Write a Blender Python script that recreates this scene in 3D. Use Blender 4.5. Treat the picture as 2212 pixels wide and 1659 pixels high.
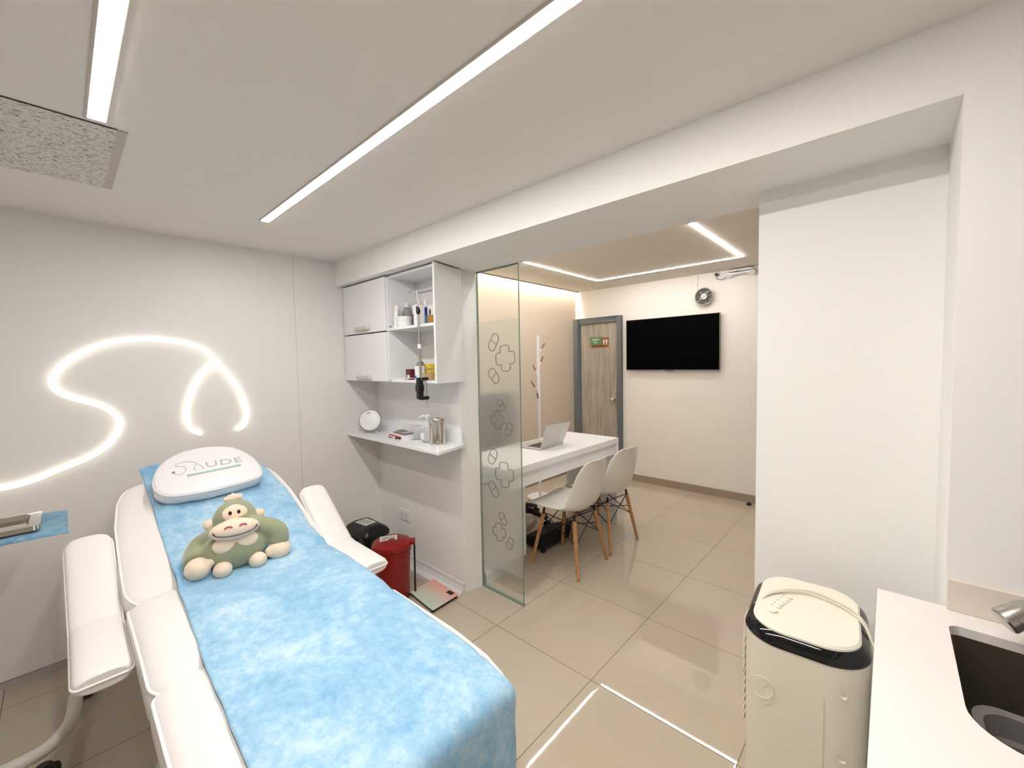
import bpy, bmesh, math, random
from mathutils import Vector, Matrix, noise
from math import sin, cos, pi, radians, sqrt
S = bpy.context.scene
COL = S.collection
for o in list(bpy.data.objects): bpy.data.objects.remove(o)

# ---------------------------------------------------------------- camera, world, exposure
H = 1.47
yaw, pit, rol = 0.742168679, -0.0521863764, -0.0184514816
F = Vector((-sin(yaw)*cos(pit), cos(yaw)*cos(pit), sin(pit)))
r0 = Vector((cos(yaw), sin(yaw), 0)); u0 = r0.cross(F)
Rr = r0*cos(rol)+u0*sin(rol); Uu = -r0*sin(rol)+u0*cos(rol)
cd = bpy.data.cameras.new('camera'); cam = bpy.data.objects.new('camera', cd); COL.objects.link(cam)
cd.sensor_width = 36; cd.lens = 893.357/2212*36; cd.clip_start = 0.02; cd.clip_end = 50
cam.matrix_world = Matrix(((Rr.x, Uu.x, -F.x, 0), (Rr.y, Uu.y, -F.y, 0), (Rr.z, Uu.z, -F.z, H), (0, 0, 0, 1)))
S.camera = cam
W = bpy.data.worlds.new('world'); S.world = W; W.use_nodes = True
W.node_tree.nodes['Background'].inputs[0].default_value = (1, .95, .9, 1)
W.node_tree.nodes['Background'].inputs[1].default_value = 0.0
S.view_settings.view_transform = 'Standard'; S.view_settings.look = 'None'
S.view_settings.exposure = 0.0; S.view_settings.gamma = 1; S.view_settings.use_curve_mapping = False
STRIP, RING, COVE, NEON = 80, 112, 75, 2.2

# ---------------------------------------------------------------- materials
def lin(c):
    return tuple(((v/255)/12.92 if v/255 <= .04045 else ((v/255+.055)/1.055)**2.4) for v in c)+(1,)
def mat(name, rgb, rough=.5, metal=0, spec=.5, bump=0, bscale=200, coat=0, sheen=0, trans=0, emit=0, ior=1.45, sss=0, alpha=1):
    m = bpy.data.materials.new(name); m.use_nodes = True
    nt = m.node_tree; b = nt.nodes['Principled BSDF']; I = b.inputs
    I['Base Color'].default_value = lin(rgb); I['Roughness'].default_value = rough; I['Metallic'].default_value = metal
    I['Specular IOR Level'].default_value = spec; I['Coat Weight'].default_value = coat; I['IOR'].default_value = ior
    I['Sheen Weight'].default_value = sheen; I['Transmission Weight'].default_value = trans; I['Alpha'].default_value = alpha
    if sss: I['Subsurface Weight'].default_value = sss; I['Subsurface Scale'].default_value = .02
    if emit: I['Emission Color'].default_value = lin(rgb); I['Emission Strength'].default_value = emit
    if bump:
        n = nt.nodes.new('ShaderNodeTexNoise'); n.inputs['Scale'].default_value = bscale; n.inputs['Detail'].default_value = 4
        t = nt.nodes.new('ShaderNodeTexCoord'); nt.links.new(t.outputs['Object'], n.inputs['Vector'])
        q = nt.nodes.new('ShaderNodeBump'); q.inputs['Strength'].default_value = bump; q.inputs['Distance'].default_value = .002
        nt.links.new(n.outputs['Fac'], q.inputs['Height']); nt.links.new(q.outputs[0], I['Normal'])
    return m
def vary(m, rgb2, scale=5, detail=4, stretch=(1, 1, 1), lo=.35, hi=.65, kind='noise', dist=0):
    """mix the base colour with a second one through a procedural texture"""
    nt = m.node_tree; b = nt.nodes['Principled BSDF']
    t = nt.nodes.new('ShaderNodeTexCoord'); mp = nt.nodes.new('ShaderNodeMapping'); mp.inputs['Scale'].default_value = stretch
    n = nt.nodes.new('ShaderNodeTexNoise'); n.inputs['Scale'].default_value = scale; n.inputs['Detail'].default_value = detail
    n.inputs['Distortion'].default_value = dist
    r = nt.nodes.new('ShaderNodeValToRGB'); r.color_ramp.elements[0].position = lo; r.color_ramp.elements[1].position = hi
    r.color_ramp.elements[0].color = b.inputs['Base Color'].default_value[:]; r.color_ramp.elements[1].color = lin(rgb2)
    nt.links.new(t.outputs['Object'], mp.inputs[0]); nt.links.new(mp.outputs[0], n.inputs['Vector'])
    nt.links.new(n.outputs['Fac'], r.inputs[0]); nt.links.new(r.outputs[0], b.inputs['Base Color'])
    return m
def emis(name, rgb, s):
    m = bpy.data.materials.new(name); m.use_nodes = True; nt = m.node_tree; nt.nodes.clear()
    e = nt.nodes.new('ShaderNodeEmission'); o = nt.nodes.new('ShaderNodeOutputMaterial')
    e.inputs[0].default_value = lin(rgb); e.inputs[1].default_value = s; nt.links.new(e.outputs[0], o.inputs[0]); return m
M = {}
M['wall'] = mat('wall_paint', (243, 241, 239), .55, bump=.25, bscale=140)
M['wallpanel'] = mat('wall_panel_paint', (233, 230, 228), .45, bump=.12, bscale=220)
M['ceil'] = mat('ceiling_paint', (240, 234, 228), .7, bump=.1, bscale=160)
M['ceil2'] = mat('far_ceiling_paint', (232, 225, 215), .7)
M['farwall'] = mat('far_wall_paint', (240, 235, 228), .6, bump=.2, bscale=140)
M['beige'] = mat('beige_wall_paint', (212, 198, 180), .6, bump=.2, bscale=140)
M['skirt'] = mat('tile_skirting', (158, 142, 124), .3)
M['white'] = mat('white_laminate', (238, 238, 240), .35)
M['shelfw'] = mat('shelf_laminate', (240, 241, 244), .2, bump=.05, bscale=60)
M['plinth'] = mat('vinyl_cove', (222, 221, 221), .35)
M['greysk'] = mat('grey_skirting', (190, 184, 182), .5)
M['gap'] = mat('dark_gap', (60, 52, 46), .8)
M['strip'] = emis('led_diffuser', (255, 250, 243), STRIP)
M['ring'] = emis('led_line', (255, 251, 247), RING)
M['cove'] = emis('cove_led', (255, 243, 224), COVE)
M['neon'] = emis('neon_tube', (255, 248, 232), NEON)
M['trim'] = mat('led_trim', (200, 190, 180), .5)
M['leather'] = mat('white_upholstery', (234, 230, 229), .38, bump=.12, bscale=420, spec=.4)
M['piping'] = mat('upholstery_piping', (244, 241, 240), .4)
M['bedframe'] = mat('bed_base_plastic', (225, 219, 212), .35)
M['steel'] = mat('brushed_steel', (190, 186, 180), .28, metal=1)
M['chrome'] = mat('polished_steel', (210, 206, 200), .05, metal=1)
M['darksteel'] = mat('sink_steel', (150, 140, 130), .42, metal=1)
M['black'] = mat('black_plastic', (18, 18, 20), .4)
M['blackbin'] = mat('black_bin_plastic', (16, 16, 17), .3)
M['blackfab'] = mat('black_fabric', (20, 19, 20), .85, bump=.3, bscale=300)
M['redbin'] = mat('red_bin_plastic', (134, 18, 16), .3)
M['label'] = mat('paper_label', (225, 220, 214), .6)
M['ink'] = mat('label_ink', (60, 58, 60), .6)
M['shell'] = mat('chair_shell', (236, 233, 226), .32)
M['tvscreen'] = mat('tv_screen', (2, 2, 3), .5, spec=.03)
M['tvframe'] = mat('tv_frame', (120, 118, 116), .3, metal=.6)
M['doorframe'] = mat('door_frame_grey', (100, 103, 104), .45)
M['green'] = mat('sign_green', (96, 128, 92), .4)
M['brown'] = mat('sign_brown', (140, 82, 34), .45)
M['signwhite'] = mat('sign_lettering', (240, 236, 226), .5)
M['rackwhite'] = mat('rack_white', (232, 230, 232), .4)
M['wood'] = vary(mat('beech_wood', (196, 150, 104), .45), (170, 122, 78), 6, 5, (12, 12, 1.2))
M['pegwood'] = mat('peg_wood', (150, 98, 58), .5)
M['doorleaf'] = vary(mat('grey_wood_laminate', (176, 168, 157), .5), (138, 130, 120), 5, 7, (9, 1, .55), .3, .7)
M['alu'] = mat('laptop_aluminium', (200, 198, 194), .35, metal=.55)
M['glassfx'] = mat('clear_plastic', (240, 242, 242), .05, trans=1, ior=1.15)
M['cream'] = mat('cooler_cream', (228, 220, 202), .38, bump=.05, bscale=500)
M['creamtop'] = mat('cooler_top_cream', (234, 229, 215), .42)
M['rimblack'] = mat('cooler_black_rim', (8, 10, 14), .08)
M['cable'] = mat('cable_cream', (222, 214, 198), .5)
M['counter'] = mat('quartz_counter', (240, 234, 231), .4)
M['splash'] = mat('quartz_splash', (226, 216, 206), .45)
M['smoke'] = mat('smoked_plastic', (128, 124, 124), .15, spec=.6)
M['sponge'] = mat('sponge_yellow', (214, 178, 120), .9, bump=.6, bscale=200)
M['plush'] = mat('plush_green', (146, 151, 122), .95, sheen=.5, bump=.35, bscale=260)
M['plushcream'] = mat('plush_cream', (232, 212, 190), .95, sheen=.5, bump=.3, bscale=260)
M['eye'] = mat('bead_eye', (8, 8, 8), .08)
M['nostril'] = mat('nostril_pink', (190, 96, 120), .8)
M['thread'] = mat('dark_thread', (42, 44, 58), .8)
M['pillow'] = mat('pillow_cover', (232, 230, 232), .28, coat=.6, bump=1.0, bscale=14)
M['teal'] = mat('logo_teal', (170, 208, 202), .5)
M['grey'] = mat('logo_grey', (168, 178, 180), .5)
M['darkgrey'] = mat('logo_dark_grey', (92, 96, 102), .5)
M['decal'] = mat('decal_grey', (124, 118, 108), .6)
M['glassedge'] = mat('glass_edge_green', (132, 146, 136), .2)
M['handle'] = mat('pale_handle', (208, 205, 196), .35)
M['socket'] = mat('socket_white', (236, 234, 230), .4)
# blue non-woven sheet, mottled by its fibres
def sheet_mat(name, a, b, c):
    m = mat(name, a, .8, bump=.25, bscale=90, sheen=.2)
    nt = m.node_tree; bs = nt.nodes['Principled BSDF']; L = nt.links
    t = nt.nodes.new('ShaderNodeTexCoord')
    n1 = nt.nodes.new('ShaderNodeTexNoise'); n1.inputs['Scale'].default_value = 24; n1.inputs['Detail'].default_value = 11; n1.inputs['Roughness'].default_value = .78; n1.inputs['Distortion'].default_value = .1
    n2 = nt.nodes.new('ShaderNodeTexNoise'); n2.inputs['Scale'].default_value = 4; n2.inputs['Detail'].default_value = 4
    mx = nt.nodes.new('ShaderNodeMix'); mx.data_type = 'FLOAT'; mx.inputs[0].default_value = .4
    L.new(t.outputs['Object'], n1.inputs['Vector']); L.new(t.outputs['Object'], n2.inputs['Vector'])
    L.new(n1.outputs['Fac'], mx.inputs[2]); L.new(n2.outputs['Fac'], mx.inputs[3])
    r = nt.nodes.new('ShaderNodeValToRGB'); e = r.color_ramp.elements
    e[0].position = .37; e[0].color = lin(a); e[1].position = .64; e[1].color = lin(c)
    k = e.new(.5); k.color = lin(b)
    L.new(mx.outputs[0], r.inputs[0]); L.new(r.outputs[0], bs.inputs['Base Color'])
    mp = nt.nodes.new('ShaderNodeMapping'); mp.inputs['Rotation'].default_value = (0, 0, .6); mp.inputs['Scale'].default_value = (1, 2.6, 1)
    w1 = nt.nodes.new('ShaderNodeTexNoise'); w1.noise_type = 'RIDGED_MULTIFRACTAL'; w1.inputs['Scale'].default_value = 3.2; w1.inputs['Detail'].default_value = 2.5; w1.inputs['Distortion'].default_value = .8
    b2 = nt.nodes.new('ShaderNodeBump'); b2.inputs['Strength'].default_value = .45; b2.inputs['Distance'].default_value = .012
    old = [l for l in nt.links if l.to_node == bs and l.to_socket.name == 'Normal'][0].from_socket
    L.new(t.outputs['Object'], mp.inputs[0]); L.new(mp.outputs[0], w1.inputs['Vector']); L.new(w1.outputs['Fac'], b2.inputs['Height']); L.new(old, b2.inputs['Normal']); L.new(b2.outputs[0], bs.inputs['Normal'])
    return m
M['sheet'] = sheet_mat('blue_nonwoven', (114, 166, 208), (146, 190, 220), (190, 216, 233))
M['sheet2'] = sheet_mat('blue_nonwoven_tray', (70, 118, 160), (110, 155, 185), (150, 190, 205))
# glazed porcelain floor tiles
def floor_mat():
    m = mat('porcelain_tiles', (196, 180, 160), .02, spec=.5, ior=1.62); nt = m.node_tree; b = nt.nodes['Principled BSDF']; L = nt.links
    t = nt.nodes.new('ShaderNodeTexCoord'); mp = nt.nodes.new('ShaderNodeMapping')
    mp.inputs['Location'].default_value = (.9955+.609*20, -1.5735+.609*20, 0)
    br = nt.nodes.new('ShaderNodeTexBrick'); br.offset = 0; br.squash = 1
    I = br.inputs; I['Scale'].default_value = 1; I['Mortar Size'].default_value = .0022; I['Mortar Smooth'].default_value = .1
    I['Brick Width'].default_value = .6093; I['Row Height'].default_value = .6093; I['Bias'].default_value = 0
    I['Color1'].default_value = lin((198, 185, 168)); I['Color2'].default_value = lin((195, 182, 164)); I['Mortar'].default_value = lin((128, 112, 92))
    L.new(t.outputs['Object'], mp.inputs[0]); L.new(mp.outputs[0], br.inputs['Vector'])
    n = nt.nodes.new('ShaderNodeTexNoise'); n.inputs['Scale'].default_value = 3; n.inputs['Detail'].default_value = 6
    L.new(t.outputs['Object'], n.inputs['Vector'])
    mx = nt.nodes.new('ShaderNodeMix'); mx.data_type = 'RGBA'; mx.blend_type = 'MULTIPLY'; mx.inputs[0].default_value = .12
    L.new(br.outputs['Color'], mx.inputs[6]); L.new(n.outputs['Color'], mx.inputs[7]); L.new(mx.outputs[2], b.inputs['Base Color'])
    r = nt.nodes.new('ShaderNodeMath'); r.operation = 'MULTIPLY_ADD'; r.inputs[1].default_value = .5; r.inputs[2].default_value = .02
    L.new(br.outputs['Fac'], r.inputs[0]); L.new(r.outputs[0], b.inputs['Roughness'])
    return m
M['floor'] = floor_mat()
def tile_mat():
    m = mat('acoustic_tile', (232, 226, 220), .9); nt = m.node_tree; b = nt.nodes['Principled BSDF']; L = nt.links
    t = nt.nodes.new('ShaderNodeTexCoord'); mp = nt.nodes.new('ShaderNodeMapping'); mp.inputs['Scale'].default_value = (1, .45, 1)
    n = nt.nodes.new('ShaderNodeTexNoise'); n.inputs['Scale'].default_value = 190; n.inputs['Detail'].default_value = 3; n.inputs['Distortion'].default_value = 1.2
    r = nt.nodes.new('ShaderNodeValToRGB'); e = r.color_ramp.elements; e[0].position = .36; e[0].color = lin((120, 108, 98)); e[1].position = .46; e[1].color = lin((234, 229, 224))
    L.new(t.outputs['Object'], mp.inputs[0]); L.new(mp.outputs[0], n.inputs['Vector']); L.new(n.outputs['Fac'], r.inputs[0]); L.new(r.outputs[0], b.inputs['Base Color'])
    bp = nt.nodes.new('ShaderNodeBump'); bp.inputs['Strength'].default_value = .6; bp.inputs['Distance'].default_value = .004
    L.new(n.outputs['Fac'], bp.inputs['Height']); L.new(bp.outputs[0], b.inputs['Normal']); return m
M['actile'] = tile_mat()
def thin_glass(name, tint, gl=1.0):
    m = bpy.data.materials.new(name); m.use_nodes = True; nt = m.node_tree; nt.nodes.clear(); L = nt.links
    tr = nt.nodes.new('ShaderNodeBsdfTransparent'); tr.inputs[0].default_value = lin(tint)
    g = nt.nodes.new('ShaderNodeBsdfGlossy'); g.inputs['Roughness'].default_value = .01
    lw = nt.nodes.new('ShaderNodeLayerWeight'); f = nt.nodes.new('ShaderNodeMath'); f.operation = 'POWER'; f.inputs[1].default_value = 4
    L.new(lw.outputs['Facing'], f.inputs[0])
    mu = nt.nodes.new('ShaderNodeMath'); mu.operation = 'MULTIPLY_ADD'; mu.inputs[1].default_value = .55*gl; mu.inputs[2].default_value = .03*gl
    mx = nt.nodes.new('ShaderNodeMixShader'); o = nt.nodes.new('ShaderNodeOutputMaterial')
    L.new(f.outputs[0], mu.inputs[0]); L.new(mu.outputs[0], mx.inputs[0]); L.new(tr.outputs[0], mx.inputs[1]); L.new(g.outputs[0], mx.inputs[2]); L.new(mx.outputs[0], o.inputs[0]); return m
M['pane'] = thin_glass('partition_glass', (251, 253, 252), .6)
M['jarglass'] = thin_glass('jar_glass', (254, 255, 255), .6)
def frost():
    m = bpy.data.materials.new('frosted_film'); m.use_nodes = True; nt = m.node_tree; nt.nodes.clear(); L = nt.links
    tr = nt.nodes.new('ShaderNodeBsdfTransparent'); tr.inputs[0].default_value = (1, 1, .99, 1)
    rf = nt.nodes.new('ShaderNodeBsdfRefraction'); rf.inputs['Roughness'].default_value = .32; rf.inputs['IOR'].default_value = 1.12; rf.inputs[0].default_value = (1, 1, .99, 1)
    df = nt.nodes.new('ShaderNodeBsdfTranslucent'); df.inputs[0].default_value = (.8, .79, .77, 1)
    d2 = nt.nodes.new('ShaderNodeBsdfDiffuse'); d2.inputs[0].default_value = (.75, .74, .72, 1)
    a = nt.nodes.new('ShaderNodeMixShader'); a.inputs[0].default_value = .68
    b = nt.nodes.new('ShaderNodeMixShader'); b.inputs[0].default_value = .5
    c = nt.nodes.new('ShaderNodeMixShader'); c.inputs[0].default_value = .2
    o = nt.nodes.new('ShaderNodeOutputMaterial')
    L.new(tr.outputs[0], a.inputs[1]); L.new(rf.outputs[0], a.inputs[2]); L.new(df.outputs[0], b.inputs[1]); L.new(d2.outputs[0], b.inputs[2])
    L.new(a.outputs[0], c.inputs[1]); L.new(b.outputs[0], c.inputs[2]); L.new(c.outputs[0], o.inputs[0]); return m
M['frost'] = frost()
def simple(rgb, rough=.4, **k):
    return mat('paint_%02x%02x%02x' % rgb, rgb, rough, **k)

# ---------------------------------------------------------------- mesh helpers (all shapes are given in world metres)
ORG = {}
class MB:
    def __init__(s): s.v = []; s.f = []
    def add(s, vs, fs):
        n = len(s.v); s.v += [tuple(p) for p in vs]; s.f += [tuple(i+n for i in f) for f in fs]; return s
    def box(s, x0, x1, y0, y1, z0, z1):
        return s.add([(x, y, z) for x in (x0, x1) for y in (y0, y1) for z in (z0, z1)],
                     [(0, 1, 3, 2), (4, 6, 7, 5), (0, 4, 5, 1), (2, 3, 7, 6), (0, 2, 6, 4), (1, 5, 7, 3)])
    def prism(s, poly, z0, z1):
        n = len(poly)
        return s.add([(x, y, z0) for x, y in poly]+[(x, y, z1) for x, y in poly],
                     [tuple(range(n))[::-1], tuple(range(n, 2*n))]+[(i, (i+1) % n, n+(i+1) % n, n+i) for i in range(n)])
    def rings(s, rings, cap=True, closed=True):
        n = len(rings[0]); vs = [p for r in rings for p in r]; fs = []
        for i in range(len(rings)-1):
            for j in range(n if closed else n-1):
                a = i*n+j; b = i*n+(j+1) % n; fs.append((a, b, b+n, a+n))
        if cap: fs += [tuple(range(n))[::-1], tuple(range((len(rings)-1)*n, len(rings)*n))]
        return s.add(vs, fs)
    def lathe(s, prof, c, axis=(0, 0, 1), n=32):
        ax = Vector(axis).normalized(); a = ax.orthogonal().normalized(); b = ax.cross(a); c = Vector(c)
        return s.rings([[c+ax*h+(a*cos(2*pi*k/n)+b*sin(2*pi*k/n))*max(r, 1e-5) for k in range(n)] for r, h in prof])
    def cyl(s, p, q, r, r2=None, n=16):
        p = Vector(p); q = Vector(q); L = (q-p).length
        return s.lathe([(r, 0), (r if r2 is None else r2, L)], p, q-p, n)
    def tube(s, pts, r, n=10, closed=False, flat=None):
        pts = [Vector(p) for p in pts]; R = []; N = len(pts); up = None
        for i, p in enumerate(pts):
            if closed: d = pts[(i+1) % N]-pts[i-1]
            else: d = pts[min(i+1, N-1)]-pts[max(i-1, 0)]
            d.normalize()
            if up is None: up = d.orthogonal().normalized()
            up = (up-d*up.dot(d)).normalized(); q = d.cross(up)
            rr = r[i] if isinstance(r, (list, tuple)) else r
            R.append([p+(up*cos(2*pi*k/n)+q*sin(2*pi*k/n))*rr for k in range(n)])
        if closed: R.append(R[0]); return s.rings(R, cap=False)
        return s.rings(R)
    def ell(s, c, rad, axes=None, n=20, m=14, pw=1):
        c = Vector(c); A = [Vector(a).normalized() for a in axes] if axes else [Vector((1, 0, 0)), Vector((0, 1, 0)), Vector((0, 0, 1))]
        R = []
        for i in range(m+1):
            t = -pi/2+pi*i/m; cz = max(cos(t), 1e-4)
            R.append([c+A[0]*rad[0]*cz*cos(2*pi*k/n)+A[1]*rad[1]*cz*sin(2*pi*k/n)+A[2]*rad[2]*sin(t) for k in range(n)])
        return s.rings(R)
    def build(s, name, m, parent=None, org=None, smooth=False, bevel=0, seg=2, subsurf=0, solid=0, sub=None):
        o0 = Vector(org) if org is not None else (ORG[parent.name] if parent else Vector((0, 0, 0)))
        me = bpy.data.meshes.new(name); me.from_pydata([tuple(Vector(p)-o0) for p in s.v], [], s.f); me.update()
        bm = bmesh.new(); bm.from_mesh(me); bmesh.ops.remove_doubles(bm, verts=bm.verts, dist=1e-6)
        bmesh.ops.recalc_face_normals(bm, faces=bm.faces); bm.to_mesh(me); bm.free()
        o = bpy.data.objects.new(name, me); COL.objects.link(o); me.materials.append(M[m] if isinstance(m, str) else m)
        if parent: o.parent = parent
        else: o.location = o0
        ORG[o.name] = o0
        if bevel:
            b = o.modifiers.new('bevel', 'BEVEL'); b.width = bevel; b.segments = seg; b.limit_method = 'ANGLE'; b.angle_limit = radians(40)
        if solid:
            b = o.modifiers.new('solid', 'SOLIDIFY'); b.thickness = solid; b.offset = 0
        if subsurf:
            b = o.modifiers.new('sub', 'SUBSURF'); b.levels = subsurf; b.render_levels = subsurf
        if smooth or subsurf:
            for p in me.polygons: p.use_smooth = True
            if smooth == 'a': me.set_sharp_from_angle(angle=radians(38))
        elif bevel:
            for p in me.polygons: p.use_smooth = True
            me.set_sharp_from_angle(angle=radians(30)) if not bevel else None
            w = o.modifiers.new('wn', 'WEIGHTED_NORMAL'); w.keep_sharp = True
        return o
def tag(o, label, cat, group=None):
    o['label'] = label; o['category'] = cat
    if group: o['group'] = group
    return o
def thing(name, loc, label, cat, group=None, rot=0):
    o = bpy.data.objects.new(name, None); COL.objects.link(o); o.location = loc; o.rotation_euler = (0, 0, rot); o.empty_display_size = .1
    ORG[o.name] = Vector(loc); return tag(o, label, cat, group)
def struct(name, mb, m, **k):
    o = mb.build(name, m, **k)
    if not o.parent: o['kind'] = 'structure'
    return o
def B(*a): return MB().box(*a)
def rrect(cx, cy, w, d, r, n=8, rot=0):
    P = []
    for k, (sx, sy) in enumerate(((1, 1), (-1, 1), (-1, -1), (1, -1))):
        for i in range(n+1):
            a = pi/2*k+pi/2*i/n; P.append((sx*(w/2-r)+r*cos(a), sy*(d/2-r)+r*sin(a)))
    return [(cx+x*cos(rot)-y*sin(rot), cy+x*sin(rot)+y*cos(rot)) for x, y in P]
def smoothline(P, k=6, closed=False):
    P = [Vector(p) for p in P]; n = len(P); out = []
    for i in range(n if closed else n-1):
        g = (lambda j: P[j % n]) if closed else (lambda j: P[max(0, min(n-1, j))])
        a, b, c, d = g(i-1), g(i), g(i+1), g(i+2)
        for j in range(k):
            t = j/k; out.append(.5*((2*b)+(c-a)*t+(2*a-5*b+4*c-d)*t*t+(3*b-a-3*c+d)*t**3))
    if not closed: out.append(P[-1])
    return out
def interp(xs, x):
    for (a, p), (b, q) in zip(xs, xs[1:]):
        if a <= x <= b: return p+(q-p)*(x-a)/(b-a)
    return xs[0][1] if x < xs[0][0] else xs[-1][1]
def text(name, s, m, parent, origin, ax, ay, size, width=None, ext=.0006, align='LEFT', sp=1.0):
    c = bpy.data.curves.new(name, 'FONT'); c.body = s; c.size = size; c.extrude = ext; c.align_x = align; c.space_character = sp
    t = bpy.data.objects.new(name, c); COL.objects.link(t)
    dg = bpy.context.evaluated_depsgraph_get(); me = bpy.data.meshes.new_from_object(t.evaluated_get(dg)); bpy.data.objects.remove(t)
    ax = Vector(ax).normalized(); ay = Vector(ay).normalized(); az = ax.cross(ay)
    xs = [v.co.x for v in me.vertices]; k = (width/(max(xs)-min(xs))) if width else 1
    o0 = ORG[parent.name]; O = Vector(origin)-o0
    for v in me.vertices: v.co = O+ax*v.co.x*k+ay*v.co.y+az*v.co.z
    me.materials.clear(); me.materials.append(M[m]); o = bpy.data.objects.new(name, me); COL.objects.link(o); o.parent = parent; ORG[o.name] = o0
    return o
def fill_hole(outer, inner, z0, z1):
    """plate between two outlines, z0..z1"""
    bm = bmesh.new(); E = []
    for L in (outer, inner):
        vs = [bm.verts.new((x, y, z1)) for x, y in L]
        E += [bm.edges.new((vs[i], vs[(i+1) % len(vs)])) for i in range(len(vs))]
    bmesh.ops.triangle_fill(bm, edges=E, use_beauty=True, use_dissolve=False)
    r = bmesh.ops.extrude_face_region(bm, geom=list(bm.faces))
    for v in [g for g in r['geom'] if isinstance(g, bmesh.types.BMVert)]: v.co.z = z0
    bm.verts.index_update(); mb = MB(); mb.add([v.co[:] for v in bm.verts], [[v.index for v in f.verts] for f in bm.faces]); bm.free(); return mb

# ================================================================ SETTING
ZC, ZB, ZC2 = 2.215, 2.045, 2.375
struct('floor', B(-3.3, 1.5, -1.4, 4.8, -.1, 0), 'floor')
struct('ceiling', B(-3.1, 1.5, -1.4, 1.382, ZC, ZC+.1), 'ceil')
struct('ceiling_far', B(-3.05, 1.5, 1.835, 4.68, ZC2, ZC2+.025), 'ceil2')
struct('ceiling_upper', B(-3.3, 1.5, 1.835, 4.8, 2.52, 2.58), 'ceil2')
struct('wall_beam', B(-3.0, 1.5, 1.382, 1.835, ZB, 2.6), 'wall')
struct('wall_left', MB().box(-3.1, -3.0, -1.4, 1.7, 0, 2.3).box(-3.0, -2.988, 1.095, 1.7, .0, ZC).box(-3.0, -2.985, -1.4, 1.0925, .043, ZC), 'wallpanel')
struct('baseboard_left', B(-3.0, -2.993, -1.4, 1.095, 0, .038), 'greysk')
struct('wall_niche', MB().prism([(-3.3, 1.68), (-1.985, 1.68), (-1.96, 1.812), (-3.3, 1.812)], 0, ZB).box(-3.3, -3.0, 1.7, 1.835, 0, 2.6), 'wall')
struct('wall_right', MB().prism([(-.352, 1.68), (.106, 1.68), (.106, 1.382), (1.5, 1.382), (1.5, 1.835), (-.352, 1.835)], 0, ZB), 'wall')
struct('wall_far', B(-3.3, 1.5, 4.68, 4.8, 0, 2.52), 'farwall')
struct('wall_far_left', B(-3.3, -3.12, 1.812, 4.68, 0, 2.52), 'beige')
struct('wall_far_right', B(1.5, 1.6, 1.382, 4.8, 0, 2.6), 'farwall')
struct('wall_side', B(1.5, 1.6, -1.4, 1.382, 0, 2.3), 'wall')
struct('wall_rear', B(-3.1, 1.6, -1.5, -1.4, 0, 2.3), 'wall')
nb = MB()
prof = [(1.68, 0), (1.68, .062), (1.673, .062), (1.668, .04), (1.655, .02), (1.636, .008), (1.625, 0)]
nb.rings([[(x, y, z) for y, z in prof] for x in (-2.988, -1.98)])
struct('baseboard_niche', nb, 'plinth')
mb = B(-2.435, 1.5, 4.666, 4.68, 0, .08)
for x in (-2.312+.13, -2.312+.13+.609, -2.312+.13+1.218): mb.box(x, x+.0025, 4.6655, 4.668, 0, .08)
struct('baseboard_far', mb, 'skirt')
struct('baseboard_far_left', B(-3.12, -3.108, 1.85, 4.66, 0, .08), 'skirt')
# low wall the desk leans on, just behind the glass, with its own white cove
struct('wall_low', B(-2.9, -1.975, 1.83, 2.185, 0, .64), 'wall')
struct('baseboard_low', MB().rings([[(x, y, z) for x, z in ((-1.975, 0), (-1.975, .078), (-1.962, .075), (-1.955, .05), (-1.95, 0))] for y in (1.845, 2.19)]), 'plinth')
struct('trim_1', B(-3.055, -3.05, 1.84, 4.66, ZC2-.008, ZC2+.03), 'gap')
# grey bathroom door
d = MB().box(-3.12, -3.012, 4.62, 4.68, 0, 2.02).box(-2.486, -2.432, 4.62, 4.68, 0, 2.02).box(-3.012, -2.486, 4.62, 4.68, 1.945, 2.02)
door = struct('door_1', d, 'doorframe', bevel=.004)
B(-3.012, -2.486, 4.645, 4.675, .01, 1.945).build('door_leaf', 'doorleaf', door)
kn = MB().lathe([(.033, 0), (.033, .008), (.014, .012), (.014, .03), (.024, .036), (.03, .05), (.028, .064), (.016, .072), (0, .073)], (-2.54, 4.645, .985), (0, -1, 0))
k_ = kn.build('door_knob', 'chrome', door, smooth='a'); k_['label'] = 'round chrome knob'

# ================================================================ LIGHTS OF THE PLACE
def led_strip(name, x0, x1, yc, w, label):
    t = thing(name, ((x0+x1)/2, yc, ZC), label, 'ceiling light', 'recessed strip lights of the treatment room')
    f = MB().box(x0-.006, x1, yc-w/2-.007, yc-w/2, ZC-.004, ZC).box(x0-.006, x1, yc+w/2, yc+w/2+.004, ZC-.002, ZC).box(x0-.006, x0, yc-w/2, yc+w/2, ZC-.004, ZC)
    f.build('trim', 'trim', t)
    B(x0, x1, yc-w/2, yc+w/2, ZC-.0028, ZC-.0005).build('diffuser', 'strip', t)
led_strip('strip_light', -2.375, .03, .744, .038, 'long white strip light crossing the ceiling above the bed')
led_strip('strip_light', -1.757, .0, .110, .038, 'white strip light ending beside the speckled ceiling panel')
t = thing('line_light', (-1.73, 3.1, ZC2), 'thin rectangular line light on the far room ceiling', 'ceiling light')
w = .0052
for a in ((-2.47-w, -2.47+w, 2.0, 4.16), (-1.0-w, -1.0+w, 2.0, 4.16), (-2.47+w, -1.0-w, 4.16-2*w, 4.16), (-2.47+w, -1.0-w, 2.0, 2.0+2*w)):
    B(a[0], a[1], a[2], a[3], ZC2-.004, ZC2-.0005).build('light_bar', 'ring', t)
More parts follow.
